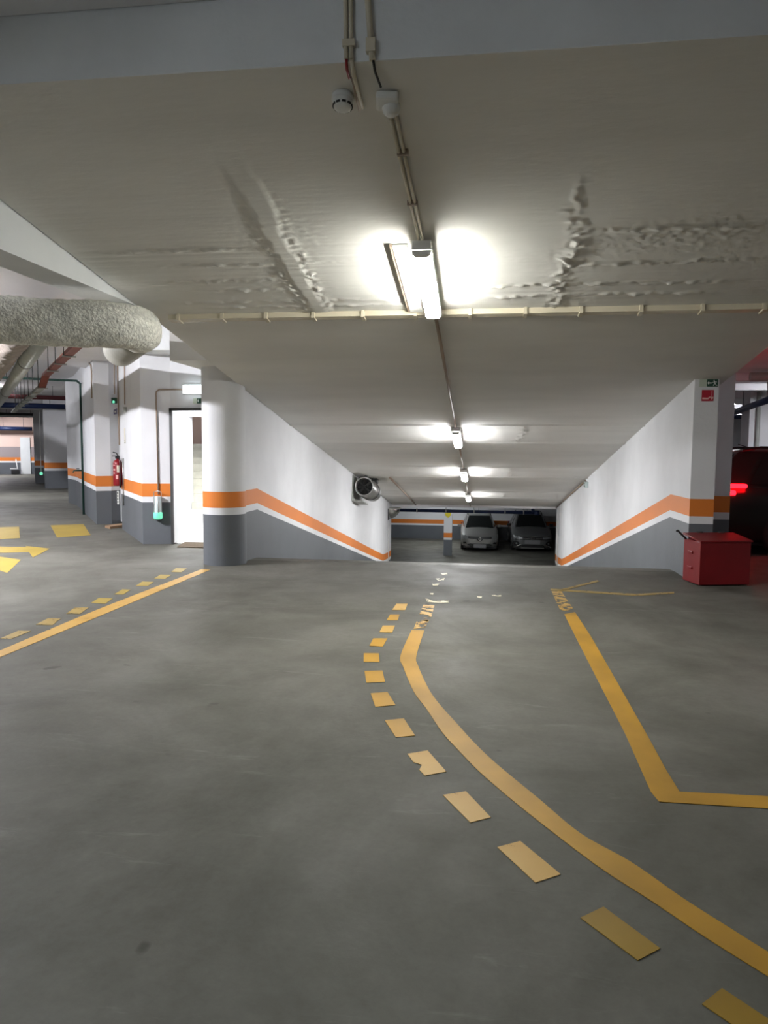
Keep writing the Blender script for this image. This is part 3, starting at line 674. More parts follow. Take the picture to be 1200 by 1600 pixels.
def interp(v, P):
    if v <= P[0][0]: return P[0][1:]
    for a, b in zip(P, P[1:]):
        if v <= b[0]:
            q = (v-a[0])/(b[0]-a[0]); return tuple(a[i]+(b[i]-a[i])*q for i in range(1, len(a)))
    return P[-1][1:]
def make_car(label, paint, loc, rotz, W=1.74, L=4.06, H=1.50, style='hatch', group=None, lit=False, plate=True, over=0.78):
    """front faces local -Y"""
    t = thing('car', label, 'car', loc, rotz, group)
    hw = W/2
    hood = 0.68 if style == 'hatch' else 0.74
    belt = 0.93 if style == 'hatch' else 0.99
    # body: sections along the length: offset, width factor, bottom, top
    S = [(0.0, .50, .30, hood-.14), (0.02, .66, .24, hood-.10), (0.07, .80, .20, hood-.04), (0.15, .90, .19, hood), (0.30, .97, .18, hood+.05), (0.5, .99, .18, hood+.09), (1.02, 1.0, .18, belt), (2.0, 1.0, .18, belt+.02),
         (L-.7, 1.0, .18, belt+.03), (L-.3, .98, .20, belt+.02), (L-.12, .92, .26, belt-.02), (L-.02, .80, .34, belt-.10), (L, .6, .40, belt-.18)]
    bm = new_bm(); rings = []
    for (o_, f, zb, zt) in S:
        w_ = hw*f; y = -L/2+o_; hh = zt-zb
        half = [(0, zb), (w_*.86, zb), (w_*.96, zb+.07), (w_*.985, zb+hh*.35), (w_, zb+hh*.6), (w_*.985, zb+hh*.82), (w_*.93, zb+hh*.95), (w_*.78, zt), (w_*.4, zt+.022), (0, zt+.03)]
        ring = half + [(-x, z) for x, z in reversed(half[1:-1])]
        rings.append([bm.verts.new((x, y, z)) for x, z in ring])
    n = len(rings[0])
    for a, b in zip(rings, rings[1:]):
        for k in range(n): bm.faces.new((a[k], a[(k+1) % n], b[(k+1) % n], b[k])).smooth = True
    bm.faces.new(rings[0]); bm.faces.new(list(reversed(rings[-1])))
    obj('body', bm, paint, t)
    def fy_(x, z=0.5):
        P = [(.50, 0.0), (.66, .02), (.80, .07), (.90, .15), (.97, .30), (1.0, .5)]
        q = interp(abs(x)/hw, P)[0]
        return -L/2 + q + max(0, z-(hood-.12))*0.55
    # cabin
    fb, fr = -L/2+.98, -L/2+1.78
    rb, rr = L/2-.12, L/2-.62
    bx, rx = hw*.90, hw*.66
    zb, zr = belt-.02, H-.045
    bot = [(-bx*.9, fb), (bx*.9, fb), (bx, fb+.9), (bx, rb-.5), (bx*.88, rb), (-bx*.88, rb), (-bx, rb-.5), (-bx, fb+.9)]
    top = [(-rx*.92, fr), (rx*.92, fr), (rx, fr+.4), (rx, rr-.3), (rx*.92, rr), (-rx*.92, rr), (-rx, rr-.3), (-rx, fr+.4)]
    bm = new_bm()
    vb = [bm.verts.new((x, y, zb)) for x, y in bot]; vt = [bm.verts.new((x, y, zr)) for x, y in top]
    vc = [bm.verts.new((x*.8, y*.86+.06, H)) for x, y in top]
    for k in range(8):
        k2 = (k+1) % 8
        bm.faces.new((vb[k], vb[k2], vt[k2], vt[k])); bm.faces.new((vt[k], vt[k2], vc[k2], vc[k])).smooth = True
    bm.faces.new(vc)
    obj('cabin', bm, paint, t, 0.02)
    def pane(name, pts, inset, mat_='glass_dark'):
        c = sum((Vector(p) for p in pts), Vector())/len(pts)
        nn = (Vector(pts[1])-Vector(pts[0])).cross(Vector(pts[2])-Vector(pts[0])).normalized()
        if nn.dot(c-Vector((0, 0, .6))) < 0: nn = -nn
        q = [c+(Vector(p)-c)*inset+nn*0.004 for p in pts]
        bm = new_bm(); add_prism(bm, q, nn*0.006); return obj(name, bm, mat_, t)
    B3 = lambda k: (bot[k][0], bot[k][1], zb); T3 = lambda k: (top[k][0], top[k][1], zr)
    pane('windshield', [B3(0), B3(1), T3(1), T3(0)], 0.93)
    pane('rear_window', [B3(4), B3(5), T3(5), T3(4)], 0.86)
    for s_ in (2, 6):
        ks = (1, 2) if s_ == 2 else (7, 0)
        pane('side_window', [B3(ks[0]), B3(ks[1]), T3(ks[1]), T3(ks[0])], 0.82)
        k = s_; k2 = s_+1
        A_, Bq, Cq, Dq = Vector(B3(k)), Vector(B3(k2)), Vector(T3(k2)), Vector(T3(k))
        for (u0, u1) in ((0.02, .46), (.50, .98)):
            pane('side_window', [A_.lerp(Bq, u0)+Vector((0, 0, .05)), A_.lerp(Bq, u1)+Vector((0, 0, .05)), Dq.lerp(Cq, u1), Dq.lerp(Cq, u0)], 0.93)
    for s_ in (-1, 1):
        # mirrors, rails
        bm = new_bm(); add_box(bm, -.09, .09, -.05, .05, -.06, .06); bmesh.ops.translate(bm, verts=bm.verts, vec=(s_*(hw+.06), fb+.45, belt+.06)); obj('side_mirror', bm, 'black' if style == 'suv' else paint, t, .03)
        bm = new_bm(); add_tube(bm, [(s_*rx*.95, fr+.15, H-.03), (s_*rx*.96, fr+.4, H+.02), (s_*rx*.96, rr-.3, H+.02), (s_*rx*.95, rr-.05, H-.03)], 0.018, 8); obj('roof_rail', bm, 'black', t)
        for yy in (-L/2+.78, L/2-over):
            wt = obj_wheel(s_*(hw-.11), yy, t, s_)
    bm = new_bm(); add_tube(bm, [(0, rr-.4, H-.01), (0, rr-.15, H+.20 if style == 'hatch' else H+.07)], 0.008, 6); obj('antenna', bm, 'black', t)
    def plate_poly(name, pts, m_, depth=0.05, out=0.028, mirror=False):
        for sg in ((1, -1) if mirror else (1,)):
            # subdivide outline so it follows the bowed nose
            P = [(x*sg, z) for x, z in pts]; Q = []
            for i in range(len(P)):
                a, b = P[i], P[(i+1) % len(P)]
                m2 = max(1, int(abs(a[0]-b[0])/0.12))
                for k in range(m2): Q.append((a[0]+(b[0]-a[0])*k/m2, a[1]+(b[1]-a[1])*k/m2))
            bm = new_bm()
            fa = [bm.verts.new((x, fy_(x, z)-out, z)) for x, z in Q]; ba = [bm.verts.new((x, fy_(x, z)+depth, z)) for x, z in Q]
            f = bm.faces.new(fa); nq = len(Q)
            for k in range(nq): bm.faces.new((fa[k], ba[k], ba[(k+1) % nq], fa[(k+1) % nq]))
            bm.normal_update(); bmesh.ops.triangulate(bm, faces=[f])
            last = obj(name, bm, m_, t)
        return last
    if style == 'hatch':
        plate_poly('grille', [(-.50, .56), (-.15, .53), (0, .43), (.15, .53), (.50, .56), (.52, .65), (.15, .635), (-.15, .635), (-.52, .65)], 'black')
        plate_poly('headlight', [(.50, .56), (.62, .52), (.76, .57), (.78, .70), (.64, .71), (.54, .66)], 'lens', mirror=True, depth=.08, out=.035)
        plate_poly('lower_intake', [(-.56, .31), (-.42, .23), (.42, .23), (.56, .31), (.40, .345), (-.40, .345)], 'black')
        plate_poly('fog_recess', [(.56, .34), (.70, .33), (.74, .40), (.60, .415)], 'black', mirror=True)
        if plate: plate_poly('number_plate', [(-.27, .17), (.27, .17), (.27, .325), (-.27, .325)], 'plate_grey', out=.05)
        # rhombus emblem
        bm = new_bm(); yb = fy_(0, .54)-.05
        O = [(0, .665), (.072, .55), (0, .435), (-.072, .55)]; I = [(0, .605), (.034, .55), (0, .495), (-.034, .55)]
        for k in range(4):
            k2 = (k+1) % 4
            add_prism(bm, [(O[k][0], yb, O[k][1]), (O[k2][0], yb, O[k2][1]), (I[k2][0], yb, I[k2][1]), (I[k][0], yb, I[k][1])], (0, .025, 0))
        o_ = obj('emblem', bm, 'chrome', t); o_['label'] = 'chrome rhombus emblem'
        plate_poly('chrome_strip', [(.15, .525), (.50, .545), (.50, .562), (.15, .543)], 'chrome', mirror=True, out=.04)
    else:
        plate_poly('grille', [(-.76, .53), (.76, .53), (.72, .62), (.5, .66), (-.5, .66), (-.72, .62)], 'black')
        plate_poly('headlight', [(.42, .565), (.76, .575), (.80, .66), (.62, .675), (.44, .64)], 'lens', mirror=True, depth=.08, out=.045)
        plate_poly('chrome_strip', [(-.66, .675), (.66, .675), (.66, .69), (-.66, .69)], 'chrome', out=.03)
        plate_poly('chrome_strip', [(.12, .575), (.40, .575), (.40, .60), (.12, .60)], 'chrome', mirror=True, out=.055)
        plate_poly('lower_intake', [(-.62, .16), (.62, .16), (.44, .33), (-.44, .33)], 'black')
        plate_poly('fog_recess', [(.56, .31), (.68, .27), (.80, .31), (.82, .43), (.70, .48), (.58, .43)], 'black', mirror=True)
        plate_poly('fog_lamp', [(.65, .345), (.72, .345), (.72, .405), (.65, .405)], 'lens', mirror=True, out=.05)
        plate_poly('chevron', [(.80, .17), (.50, .31), (.50, .355), (.82, .22)], 'chrome', mirror=True, out=.045)
        plate_poly('skid_bar', [(-.50, .165), (.50, .165), (.48, .20), (-.48, .20)], 'paint_silver', out=.045)
        if plate: plate_poly('number_plate', [(-.33, .36), (.33, .36), (.33, .53), (-.33, .53)], 'plate_grey', out=.055)
        bm = new_bm(); yb = fy_(0, .6)-.07; ez = -.165
        for k in range(24):
            a0, a1 = 2*PI*k/24, 2*PI*(k+1)/24
            add_prism(bm, [(math.cos(a0)*.078, yb, .765+ez+math.sin(a0)*.078), (math.cos(a1)*.078, yb, .765+ez+math.sin(a1)*.078), (math.cos(a1)*.064, yb, .765+ez+math.sin(a1)*.064), (math.cos(a0)*.064, yb, .765+ez+math.sin(a0)*.064)], (0, .02, 0))
        def stroke(x0, z0, x1, z1):
            d_ = Vector((x1-x0, 0, z1-z0)).normalized(); n_ = Vector((-d_.z, 0, d_.x))*.006
            a, b = Vector((x0, yb, z0+ez)), Vector((x1, yb, z1+ez)); add_prism(bm, [a+n_, b+n_, b-n_, a-n_], (0, .018, 0))
        for s_ in (-1, 1):
            stroke(s_*.028, .835, 0, .772); stroke(s_*.058, .805, s_*.026, .707); stroke(s_*.026, .707, 0, .757)
        o_ = obj('emblem', bm, 'chrome', t); o_['label'] = 'round chrome emblem with two stacked letters'
    for s_ in (-1, 1):
        bm = new_bm(); zt_ = belt+.0
        if lit:
            add_box(bm, -.05, .055, -.62, -.02, -.005, .055); add_box(bm, -.05, .05, -.47, -.02, -.11, -.04)
        else: add_box(bm, -.07, .05, -.16, .02, -.12, -.02)
        bmesh.ops.translate(bm, verts=bm.verts, vec=(s_*hw*(.96 if lit else .90), L/2-.04, zt_))
        obj('tail_light', bm, 'tail_red' if lit else 'red_paint', t, 0.02)
    bm = new_bm(); add_box(bm, -hw*.86, hw*.86, -L/2+.1, L/2-.1, .14, .24); obj('underbody', bm, 'black', t)
    return t
def obj_wheel(x, y, parent, s_):
    r = 0.325
    bm = new_bm(); add_lathe(bm, [(r*.62, -.10), (r*.93, -.105), (r, -.07), (r, .07), (r*.93, .105), (r*.62, .10)], 28, axis='X', at=(x, y, r)); tyre = obj('wheel', bm, 'rubber', parent)
    bm = new_bm(); add_lathe(bm, [(0, s_*.085), (.05, s_*.085), (r*.55, s_*.07), (r*.63, s_*.10)], 20, axis='X', at=(x, y, r)); obj('rim', bm, 'steel', tyre)
    for k in range(5):
        bm = new_bm(); add_box(bm, -.012, .012, -.03, .03, .04, r*.62, rot=Matrix.Rotation(2*PI*k/5, 3, 'X'), at=(x+s_*.10, y, r)); obj('spoke', bm, 'steel', tyre)
    return tyre
p1 = on_z(749.5, 862, LOWZ); p2 = on_z(831, 863, LOWZ)
make_car('silver hatchback parked nose forward on the lower level beside the thin pillar', 'paint_silver', (p1.x-.06, p1.y+2.04, LOWZ), 0.03, W=1.66, L=4.0, H=1.47, group='cars parked on the lower level')
make_car('graphite compact sport utility car parked beside the silver hatchback near the ramp wall', 'paint_graphite', (p2.x-.02, p2.y+2.1, LOWZ), 0.02, W=1.76, L=4.1, H=1.54, style='suv', group='cars parked on the lower level')
# dark car at the right with a lit tail lamp
make_car('dark car with a glowing red tail light half hidden behind the painted pillar', 'paint_black', (5.65, 12.15, 0), PI/2-0.03, W=1.84, L=5.0, H=1.56, style='suv', lit=True, plate=False, over=1.22)
# white car far down the corridor
pw = on_z(-15, 741)
make_car('white car whose headlight shows in a dark bay at the far corridor end', 'paint_white', (pw.x-.9, pw.y+2.0, 0), 0.45, W=1.75, L=4.2, H=1.5)

# ------------------------------------------------------------------ red sand box beside the pillar
a, b = on_z(1092, 916), on_z(1173, 915)
wx = b.x-a.x; t = thing('sand_box', 'red metal sand box with open handle standing before the painted pillars', 'sand box', (a.x, a.y, 0), math.atan2(b.y-a.y, b.x-a.x))
bm = new_bm(); add_box(bm, 0, 0.60, 0, 0.37, 0.012, 0.50); obj('body', bm, 'red_sand', t, 0.006)
bm = new_bm(); add_prism(bm, [(-.012, -.015, .495), (-.012, .385, .545), (-.012, .385, .565), (-.012, -.015, .515)], (.625, 0, 0)); obj('lid', bm, 'red_sand', t, 0.004)
bm = new_bm(); add_tube(bm, [(-.012, .30, .50), (-.13, .28, .60), (-.16, .24, .60)], 0.012, 8); o = obj('handle', bm, 'black', t); o['label'] = 'dark bent handle'
for zz in (0.18, 0.36):
    bm = new_bm(); add_box(bm, -.012, 0.0, .16, .26, zz-.015, zz+.015); obj('latch', bm, 'red_sand', t, 0.004)
for xx in (0.15, 0.42):
    bm = new_bm(); add_tube(bm, [(xx, .375, .565), (xx+.08, .375, .565)], 0.012, 8); obj('hinge', bm, 'steel_dark', t)

# ------------------------------------------------------------------ signs on the right pillar
PY = 9.05
def sign(name, label, cx, cy, W_, H_, m_, Y=PY):
    c = on_y(cx, cy, Y); t = thing(name, label, 'sign', (c.x, Y-0.002, c.z))
    bm = new_bm(); add_box(bm, -W_/2, W_/2, -0.006, 0, -H_/2, H_/2); obj('board', bm, m_, t); return t
def flat(t, pts, m_, name='pictogram', y=-0.0075, parent_add=None):
    bm = new_bm()
    for P in pts: add_prism(bm, [(x, y+0.0015, z) for x, z in P], (0, -0.002, 0))
    return obj(name, bm, m_, t)
def seg(x0, z0, x1, z1, w_):
    d_ = Vector((x1-x0, z1-z0)).normalized(); n_ = Vector((-d_.y, d_.x))*w_/2
    return [(x0+n_.x, z0+n_.y), (x1+n_.x, z1+n_.y), (x1-n_.x, z1-n_.y), (x0-n_.x, z0-n_.y)]
def disc(cx, cz, r): return [(cx+r*math.cos(2*PI*k/12), cz+r*math.sin(2*PI*k/12)) for k in range(12)]
def running(cx, cz, h):
    s_ = h
    return [disc(cx-.10*s_, cz+.40*s_, .085*s_), seg(cx-.08*s_, cz+.28*s_, cx+.10*s_, cz-.05*s_, .15*s_), seg(cx-.06*s_, cz+.27*s_, cx+.22*s_, cz+.25*s_, .07*s_), seg(cx+.22*s_, cz+.25*s_, cx+.30*s_, cz+.10*s_, .07*s_),
            seg(cx-.06*s_, cz+.25*s_, cx-.22*s_, cz+.10*s_, .07*s_), seg(cx-.22*s_, cz+.10*s_, cx-.38*s_, cz+.12*s_, .06*s_), seg(cx+.10*s_, cz-.05*s_, cx+.22*s_, cz-.35*s_, .09*s_), seg(cx+.22*s_, cz-.35*s_, cx+.42*s_, cz-.36*s_, .08*s_),
            seg(cx+.06*s_, cz-.06*s_, cx-.12*s_, cz-.24*s_, .09*s_), seg(cx-.12*s_, cz-.24*s_, cx-.16*s_, cz-.46*s_, .08*s_)]
t = sign('exit_sign', 'green running man exit sign with arrow on the painted pillar above a red sign', 1107.5, 598.5, 0.205, 0.088, 'sign_pale')
flat(t, [[(-.022, -.041), (.10, -.041), (.10, .041), (-.022, .041)]], 'sign_green', 'green_field', -0.006)
flat(t, [[(-.018, 0), (.0, .024), (.0, -.024)], seg(-.003, 0, .030, 0, .012)], 'sign_white', 'arrow')
flat(t, running(.062, -.001, .072), 'sign_white', 'running_figure')
t = sign('fire_hose_sign', 'red fire hose sign with white pictogram below the green exit sign', 1105.5, 618, 0.130, 0.128, 'sign_red')
flat(t, [[(-.058, -.045), (.005, -.045), (.022, -.030), (.034, -.014), (.022, -.012), (.0, -.028), (-.058, -.024)]], 'label_pink', 'hose_nozzle')
flat(t, [seg(.045, .052, .045, -.015, .006), [(.028, -.016), (.062, -.016), (.060, -.03), (.045, -.05), (.032, -.032)]], 'label_pink', 'arrow')

# ------------------------------------------------------------------ by the stair doorway
WY = 10.985
c = on_y(302, 608.5, WY)
t = thing('exit_lamp', 'glowing white exit lamp box above the open stair doorway', 'lamp', (c.x, WY, c.z))
bm = new_bm(); add_box(bm, -0.145, 0.15, -0.07, 0, -0.065, 0.065); obj('diffuser', bm, 'glow_exit', t, 0.01)
bm = new_bm(); add_box(bm, -0.155, 0.16, -0.03, 0.0, -0.072, 0.072); obj('housing', bm, 'pvc_white', t)
c = on_y(309, 626.5, WY)
t = thing('exit_sign', 'small half hidden exit sign just above the stair doorway beside the round column', 'sign', (c.x+.02, WY-.002, c.z))
bm = new_bm(); add_box(bm, -0.09, 0.10, -0.006, 0, -0.042, 0.042); obj('board', bm, 'sign_pale', t)
flat(t, [[(-.03, -.04), (.10, -.04), (.10, .04), (-.03, .04)]], 'sign_green', 'green_field', -0.006)
flat(t, [seg(-.012, -.02, -.012, .02, .014), [(-.024, .008), (.0, .008), (-.012, .028)]], 'sign_white', 'arrow')
# conduit from exit lamp to the caged green lamp
P = [on_y(x, y, WY-.016) for x, y in ((289, 608.5), (249, 608.5), (244.5, 611.5), (243.8, 616), (247.6, 772))]
def onwall(x, y, off=0.014):
    """a point on the wall face between the corridor corner and the door jamb"""
    p0 = np.array([c2[0], c2[1], 0]); dv = np.array([j1[0]-c2[0], j1[1]-c2[1], 0]); n_ = np.array([dv[1], -dv[0], 0])/np.linalg.norm(dv)
    d_ = ray(x, y); p0 = p0+n_*off; return Vector(CAM + d_*((p0-CAM)@n_)/(d_@n_))
P = [onwall(x, y) if x < 275 else on_y(x, y, WY-.016) for x, y in ((289, 608.5), (272, 608.5), (249, 608.5), (244.5, 611.5), (243.8, 616), (247.6, 772))]
pipe_on('conduit', P, 0.012, 'pvc_brown', 'thin brown conduit from the exit lamp down to the clear cylinder with green base')
a = onwall(246.5, 792, 0.075)
t = thing('caged_lamp', 'clear cylindrical lamp with glowing green base hanging low on the grey painted wall', 'lamp', (a.x, a.y, a.z))
bm = new_bm(); add_lathe(bm, [(0, .17), (.05, .165), (.062, .15), (.062, -.08)], 20); obj('cylinder', bm, 'clear_plastic', t)
for k in range(6):
    an = 2*PI*k/6; bm = new_bm(); add_tube(bm, [(.067*math.cos(an), .067*math.sin(an), .17), (.067*math.cos(an), .067*math.sin(an), -.10)], 0.0045, 6); obj('cage_bar', bm, 'steel', t)
bm = new_bm(); add_tube(bm, [(-.06, 0, .16), (-.06, 0, .23), (0, 0, .25), (.06, 0, .23), (.06, 0, .16)], 0.007, 6); obj('hook', bm, 'steel', t)
bm = new_bm(); add_lathe(bm, [(.064, -.08), (.07, -.09), (.07, -.17), (.055, -.19), (0, -.19)], 20); o = obj('green_base', bm, 'glow_green', t); o['label'] = 'glowing green base'
bm = new_bm(); add_box(bm, -.05, .05, .03, .073, -.21, .12, rot=Matrix.Rotation(math.atan2(.11, .46), 3, 'Z')); obj('wall_bracket', bm, 'black', t)
# doormat, plank
t = thing('doormat', 'brown doormat lying at the threshold of the open stair doorway', 'mat')
del t['label'], t['category']; bpy.data.objects.remove(t)
bm = new_bm(); add_prism(bm, [(-4.62, 10.60, 0.001), (-3.72, 10.60, 0.001), (-3.72, 11.18, 0.001), (-4.74, 11.18, 0.001)], (0, 0, 0.014)); o = obj('doormat', bm, 'mat_brown')
tag(origin_to(o, (-4.2, 10.9, 0)), 'brown doormat lying at the threshold of the open stair doorway', 'mat')
bm = new_bm(); add_prism(bm, [(-7.10, 13.02, 0.0), (-6.90, 12.84, 0.0), (-6.72, 13.45, 0.0), (-6.95, 13.55, 0.0)], (0, 0, 0.045)); o = obj('wooden_plank', bm, 'wood'); tag(origin_to(o, (-6.9, 13.2, 0)), 'short wooden plank on the floor under the fire extinguisher', 'plank')

# ------------------------------------------------------------------ corner with the fire extinguisher
def oncorr(x, y, off=0.02):
    p0 = np.array([c1[0], c1[1], 0]); dv = np.array([c2[0]-c1[0], c2[1]-c1[1], 0]); n_ = np.array([dv[1], -dv[0], 0])/np.linalg.norm(dv)
    p0 = p0+n_*off; d_ = ray(x, y); return Vector(CAM + d_*((p0-CAM)@n_)/(d_@n_))
WANG = math.atan2(c2[1]-c1[1], c2[0]-c1[0])   # direction of that wall
EY = 12.70
e = on_y(184.5, 759, EY)
t = thing('fire_extinguisher', 'red fire extinguisher with pale labels hanging on the corridor wall corner', 'fire extinguisher', (e.x, EY, e.z), -0.5)
bm = new_bm(); add_lathe(bm, [(0, 0), (.070, 0), (.080, .015), (.082, .05), (.082, .40), (.074, .44), (.05, .468), (.024, .478), (.022, .50), (0, .50)], 28); obj('cylinder', bm, 'red_paint', t)
bm = new_bm(); add_box(bm, -.03, .03, -.028, .028, .495, .535); add_box(bm, -.02, .02, -.10, .03, .535, .55); add_tube(bm, [(0, .02, .53), (0, -.02, .60), (0, -.09, .615)], .010, 6); obj('valve_handle', bm, 'black', t)
bm = new_bm(); add_tube(bm, [(.02, 0, .51), (.07, -.02, .52), (.105, -.02, .46), (.10, -.02, .25), (.10, -.02, .08), (.10, -.02, -.03)], [.011, .011, .011, .011, .016, .018], 8); obj('hose', bm, 'black', t)
def curved_label(z0, z1, a0, a1, m_, nm):
    bm = new_bm(); k = 8
    A_ = [bm.verts.new((.0832*math.cos(a0+(a1-a0)*i/k), .0832*math.sin(a0+(a1-a0)*i/k), z0)) for i in range(k+1)]
    B_ = [bm.verts.new((.0832*math.cos(a0+(a1-a0)*i/k), .0832*math.sin(a0+(a1-a0)*i/k), z1)) for i in range(k+1)]
    for i in range(k): bm.faces.new((A_[i], A_[i+1], B_[i+1], B_[i]))
    obj(nm, bm, m_, t)
fa = -PI/2+0.9
curved_label(.245, .375, fa-.1, fa+.55, 'label_beige', 'label_panel'); curved_label(.125, .20, fa-.35, fa+.15, 'label_pink', 'label_panel')
curved_label(.37, .385, fa-1.1, fa-.5, 'label_pink', 'label_line'); curved_label(.28, .31, fa-1.0, fa-.45, 'label_pink', 'label_line'); curved_label(.22, .245, fa-1.0, fa-.6, 'label_pink', 'label_line')
bm = new_bm(); add_box(bm, -.03, .03, .06, .17, .36, .42); obj('wall_hook', bm, 'steel_dark', t)
# things on that corner
def wallbox(name, label, cat, p, w_, h_, d_, m_, ang=WANG):
    t_ = thing(name, label, cat, p, ang); bm = new_bm(); add_box(bm, -w_/2, w_/2, -d_/2, d_/2, -h_/2, h_/2); obj('box', bm, m_, t_, 0.004); return t_
pipe_on('conduit', [oncorr(183.6, 575)+Vector((0, 0, .25)), oncorr(184.8, 625), oncorr(186.5, 695)], 0.013, 'pvc_brown', 'brown conduit descending to the fire extinguisher')
pipe_on('conduit', [on_y(178.5, 560, 13.3), on_y(178.8, 616, 13.3)], 0.012, 'pvc_brown', 'thin conduit dropping to the small green lit lamp over the recessed door')
pipe_on('conduit', [oncorr(194.5, 560), oncorr(195, 632)], 0.011, 'pvc_brown', 'thin conduit dropping to the grey switch box on the corridor wall')
p = on_y(178.6, 626.5, 13.3)
t = thing('exit_lamp', 'small green lit lamp over the recessed door behind the fire extinguisher', 'lamp', p)
bm = new_bm(); add_box(bm, -.05, .05, -.03, .03, -.05, .06); obj('box', bm, 'sign_green', t, .01)
bm = new_bm(); add_lathe(bm, [(0, -.045), (.022, -.04), (.028, -.03), (0, -.03)], 12, axis='Y', at=(0, 0, -.02)); obj('bulb', bm, 'glow_green', t)
t = thing('wall_sign', 'small violet blue sign beside the brown conduit over the recessed door', 'sign', on_y(180, 643, 13.2), -0.3)
bm = new_bm(); add_prism(bm, [(-.04, 0, -.055), (.035, 0, -.05), (.04, 0, .06), (-.04, 0, .03)], (0, .01, 0)); obj('board', bm, 'sign_violet', t)
bm = new_bm(); add_prism(bm, [(-.018, -.003, -.02), (.015, -.003, -.018), (.016, -.003, .012), (-.018, -.003, .008)], (0, .004, 0)); obj('pictogram', bm, 'sign_white', t)
t = wallbox('switch_box', 'small grey switch box on the corridor wall above the pale notice', 'switch', oncorr(195, 640, .025), .11, .085, .05, 'duct_grey')
bm = new_bm(); add_box(bm, -.015, .015, -.032, -.024, -.03, .03); obj('button', bm, 'pvc_white', t)
t = wallbox('notice_paper', 'pale yellowish notice pinned to the corridor wall beside the extinguisher', 'notice', oncorr(195, 681, .006), .13, .27, .006, 'label_beige')
bm = new_bm()
for k, (xx, zz) in enumerate(((-.03, -.09), (.03, -.09), (-.03, -.12), (.03, -.12))): add_box(bm, xx-.018, xx+.018, -.006, -.003, zz-.008, zz+.008)
obj('print', bm, 'duct_grey', t)
t = wallbox('wall_sticker', 'narrow white sticker with dark marks below the fire extinguisher', 'sticker', on_y(184.5, 777.5, 12.95), .05, .25, .01, 'sign_white', -.4)
bm = new_bm()
for zz in (.085, .03, -.025, -.08): add_box(bm, -.012, .010, -.008, -.005, zz-.014, zz+.014)
obj('print', bm, 'black', t)
pipe_on('conduit', [oncorr(192.5, 716), oncorr(193, 790)], 0.012, 'steel', 'short grey pipe on the wall corner just behind the fire extinguisher')
# conduit on the corridor pillar face
def onw(x, y, off=.02):
    p0 = np.array([w1[0], w1[1], 0]); dv = np.array([w2[0]-w1[0], w2[1]-w1[1], 0]); n_ = np.array([dv[1], -dv[0], 0])/np.linalg.norm(dv)
    p0 = p0+n_*off; d_ = ray(x, y); return Vector(CAM + d_*((p0-CAM)@n_)/(d_@n_))
pipe_on('conduit', [onw(128, 563, .05), onw(137, 565), onw(142, 571), onw(143, 580), onw(143.3, 622)], 0.014, 'pvc_brown', 'bent conduit high on the corridor wall by the dark green pipe')
# dark green water pipe with a tap
g0 = onw(126.5, 594, .05); g1 = onw(131, 806, .05)
t = thing('water_pipe', 'dark green water pipe with a tap running down the corridor wall', 'pipe', (g1.x, g1.y, 0))
gz = g0.z
bm = new_bm(); L0 = Vector((g1.x, g1.y, gz))-t.location; add_tube(bm, [L0+Vector((-3.4, -2.3, 0)), L0+Vector((-.06, -.04, 0)), L0+Vector((0, 0, -.06)), Vector((0, 0, 0.0))], 0.026, 10); obj('pipe', bm, 'pipe_green', t)
zt_ = onw(128.5, 734).z
bm = new_bm(); add_tube(bm, [(0, 0, zt_), (-.08, -.05, zt_), (-.15, -.1, zt_-.005), (-.17, -.11, zt_-.05)], [.02, .02, .016, .014], 8); obj('tap', bm, 'pipe_green', t)
bm = new_bm(); add_box(bm, -.10, -.06, -.09, -.03, zt_+.03, zt_+.045); obj('tap_handle', bm, 'black', t)
for q in (0.3, 0.75):
    bm = new_bm(); pp_ = L0+Vector((-3.4, -2.3, 0))*q; add_tube(bm, [pp_, pp_+Vector((0, 0, 3.35-gz))], 0.008, 6); obj('hanger_rod', bm, 'steel_dark', t)

# ------------------------------------------------------------------ insulated duct with its elbow
E0 = on_z(226, 511, 2.50)
dl = Vector((-0.95, -0.48+.16, 0)).normalized()
dl = (on_z(0, 499, 2.50)-E0).normalized()
Rd = 0.182
def rough_duct(bm, pts, r, amp, n=56, step=0.035, seed=0):
    """lumpy sleeve along a polyline"""
    pts = [Vector(p) for p in pts]; P = []
    for a, b in zip(pts, pts[1:]):
        m_ = max(1, int((b-a).length/step))
        P += [a.lerp(b, i/m_) for i in range(m_)]
    P.append(pts[-1]); prev = None; rings = []
    for i, p in enumerate(P):
        tt = (P[min(i+1, len(P)-1)]-P[max(i-1, 0)]).normalized()
        u = Vector((0, 0, 1)); u = (u - tt*u.dot(tt)).normalized(); v = tt.cross(u)
        ring = []
        for k in range(n):
            dd = u*math.cos(2*PI*k/n)+v*math.sin(2*PI*k/n); q = p+dd*r
            h = amp*(noise.noise(q*16+Vector((seed, 0, 0)))+0.7*noise.noise(q*38)+1.4*noise.noise(q*3.5))
            ring.append(bm.verts.new(q+dd*h))
        rings.append(ring)
    for a, b in zip(rings, rings[1:]):
        for k in range(n): bm.faces.new((a[k], a[(k+1) % n], b[(k+1) % n], b[k])).smooth = True
    bm.faces.new(list(reversed(rings[0]))); bm.faces.new(rings[-1])
t = thing('insulated_duct', 'fat round duct in rough grey insulation bending under the sloping ceiling', 'duct', E0)
arc = []
a0, b0 = dl*0.30, D*0.30
for i in range(9):
    q = i/8; arc.append(a0*(1-q)**2 + b0*q**2)
bm = new_bm(); rough_duct(bm, [dl*4.6]+arc, Rd, 0.010); obj('sleeve', bm, 'duct_insulation', t)
bm = new_bm(); add_tube(bm, [D*0.29, D*0.6, D*1.1, D*1.55], Rd-0.012, 40); obj('plain_section', bm, 'duct_smooth', t)
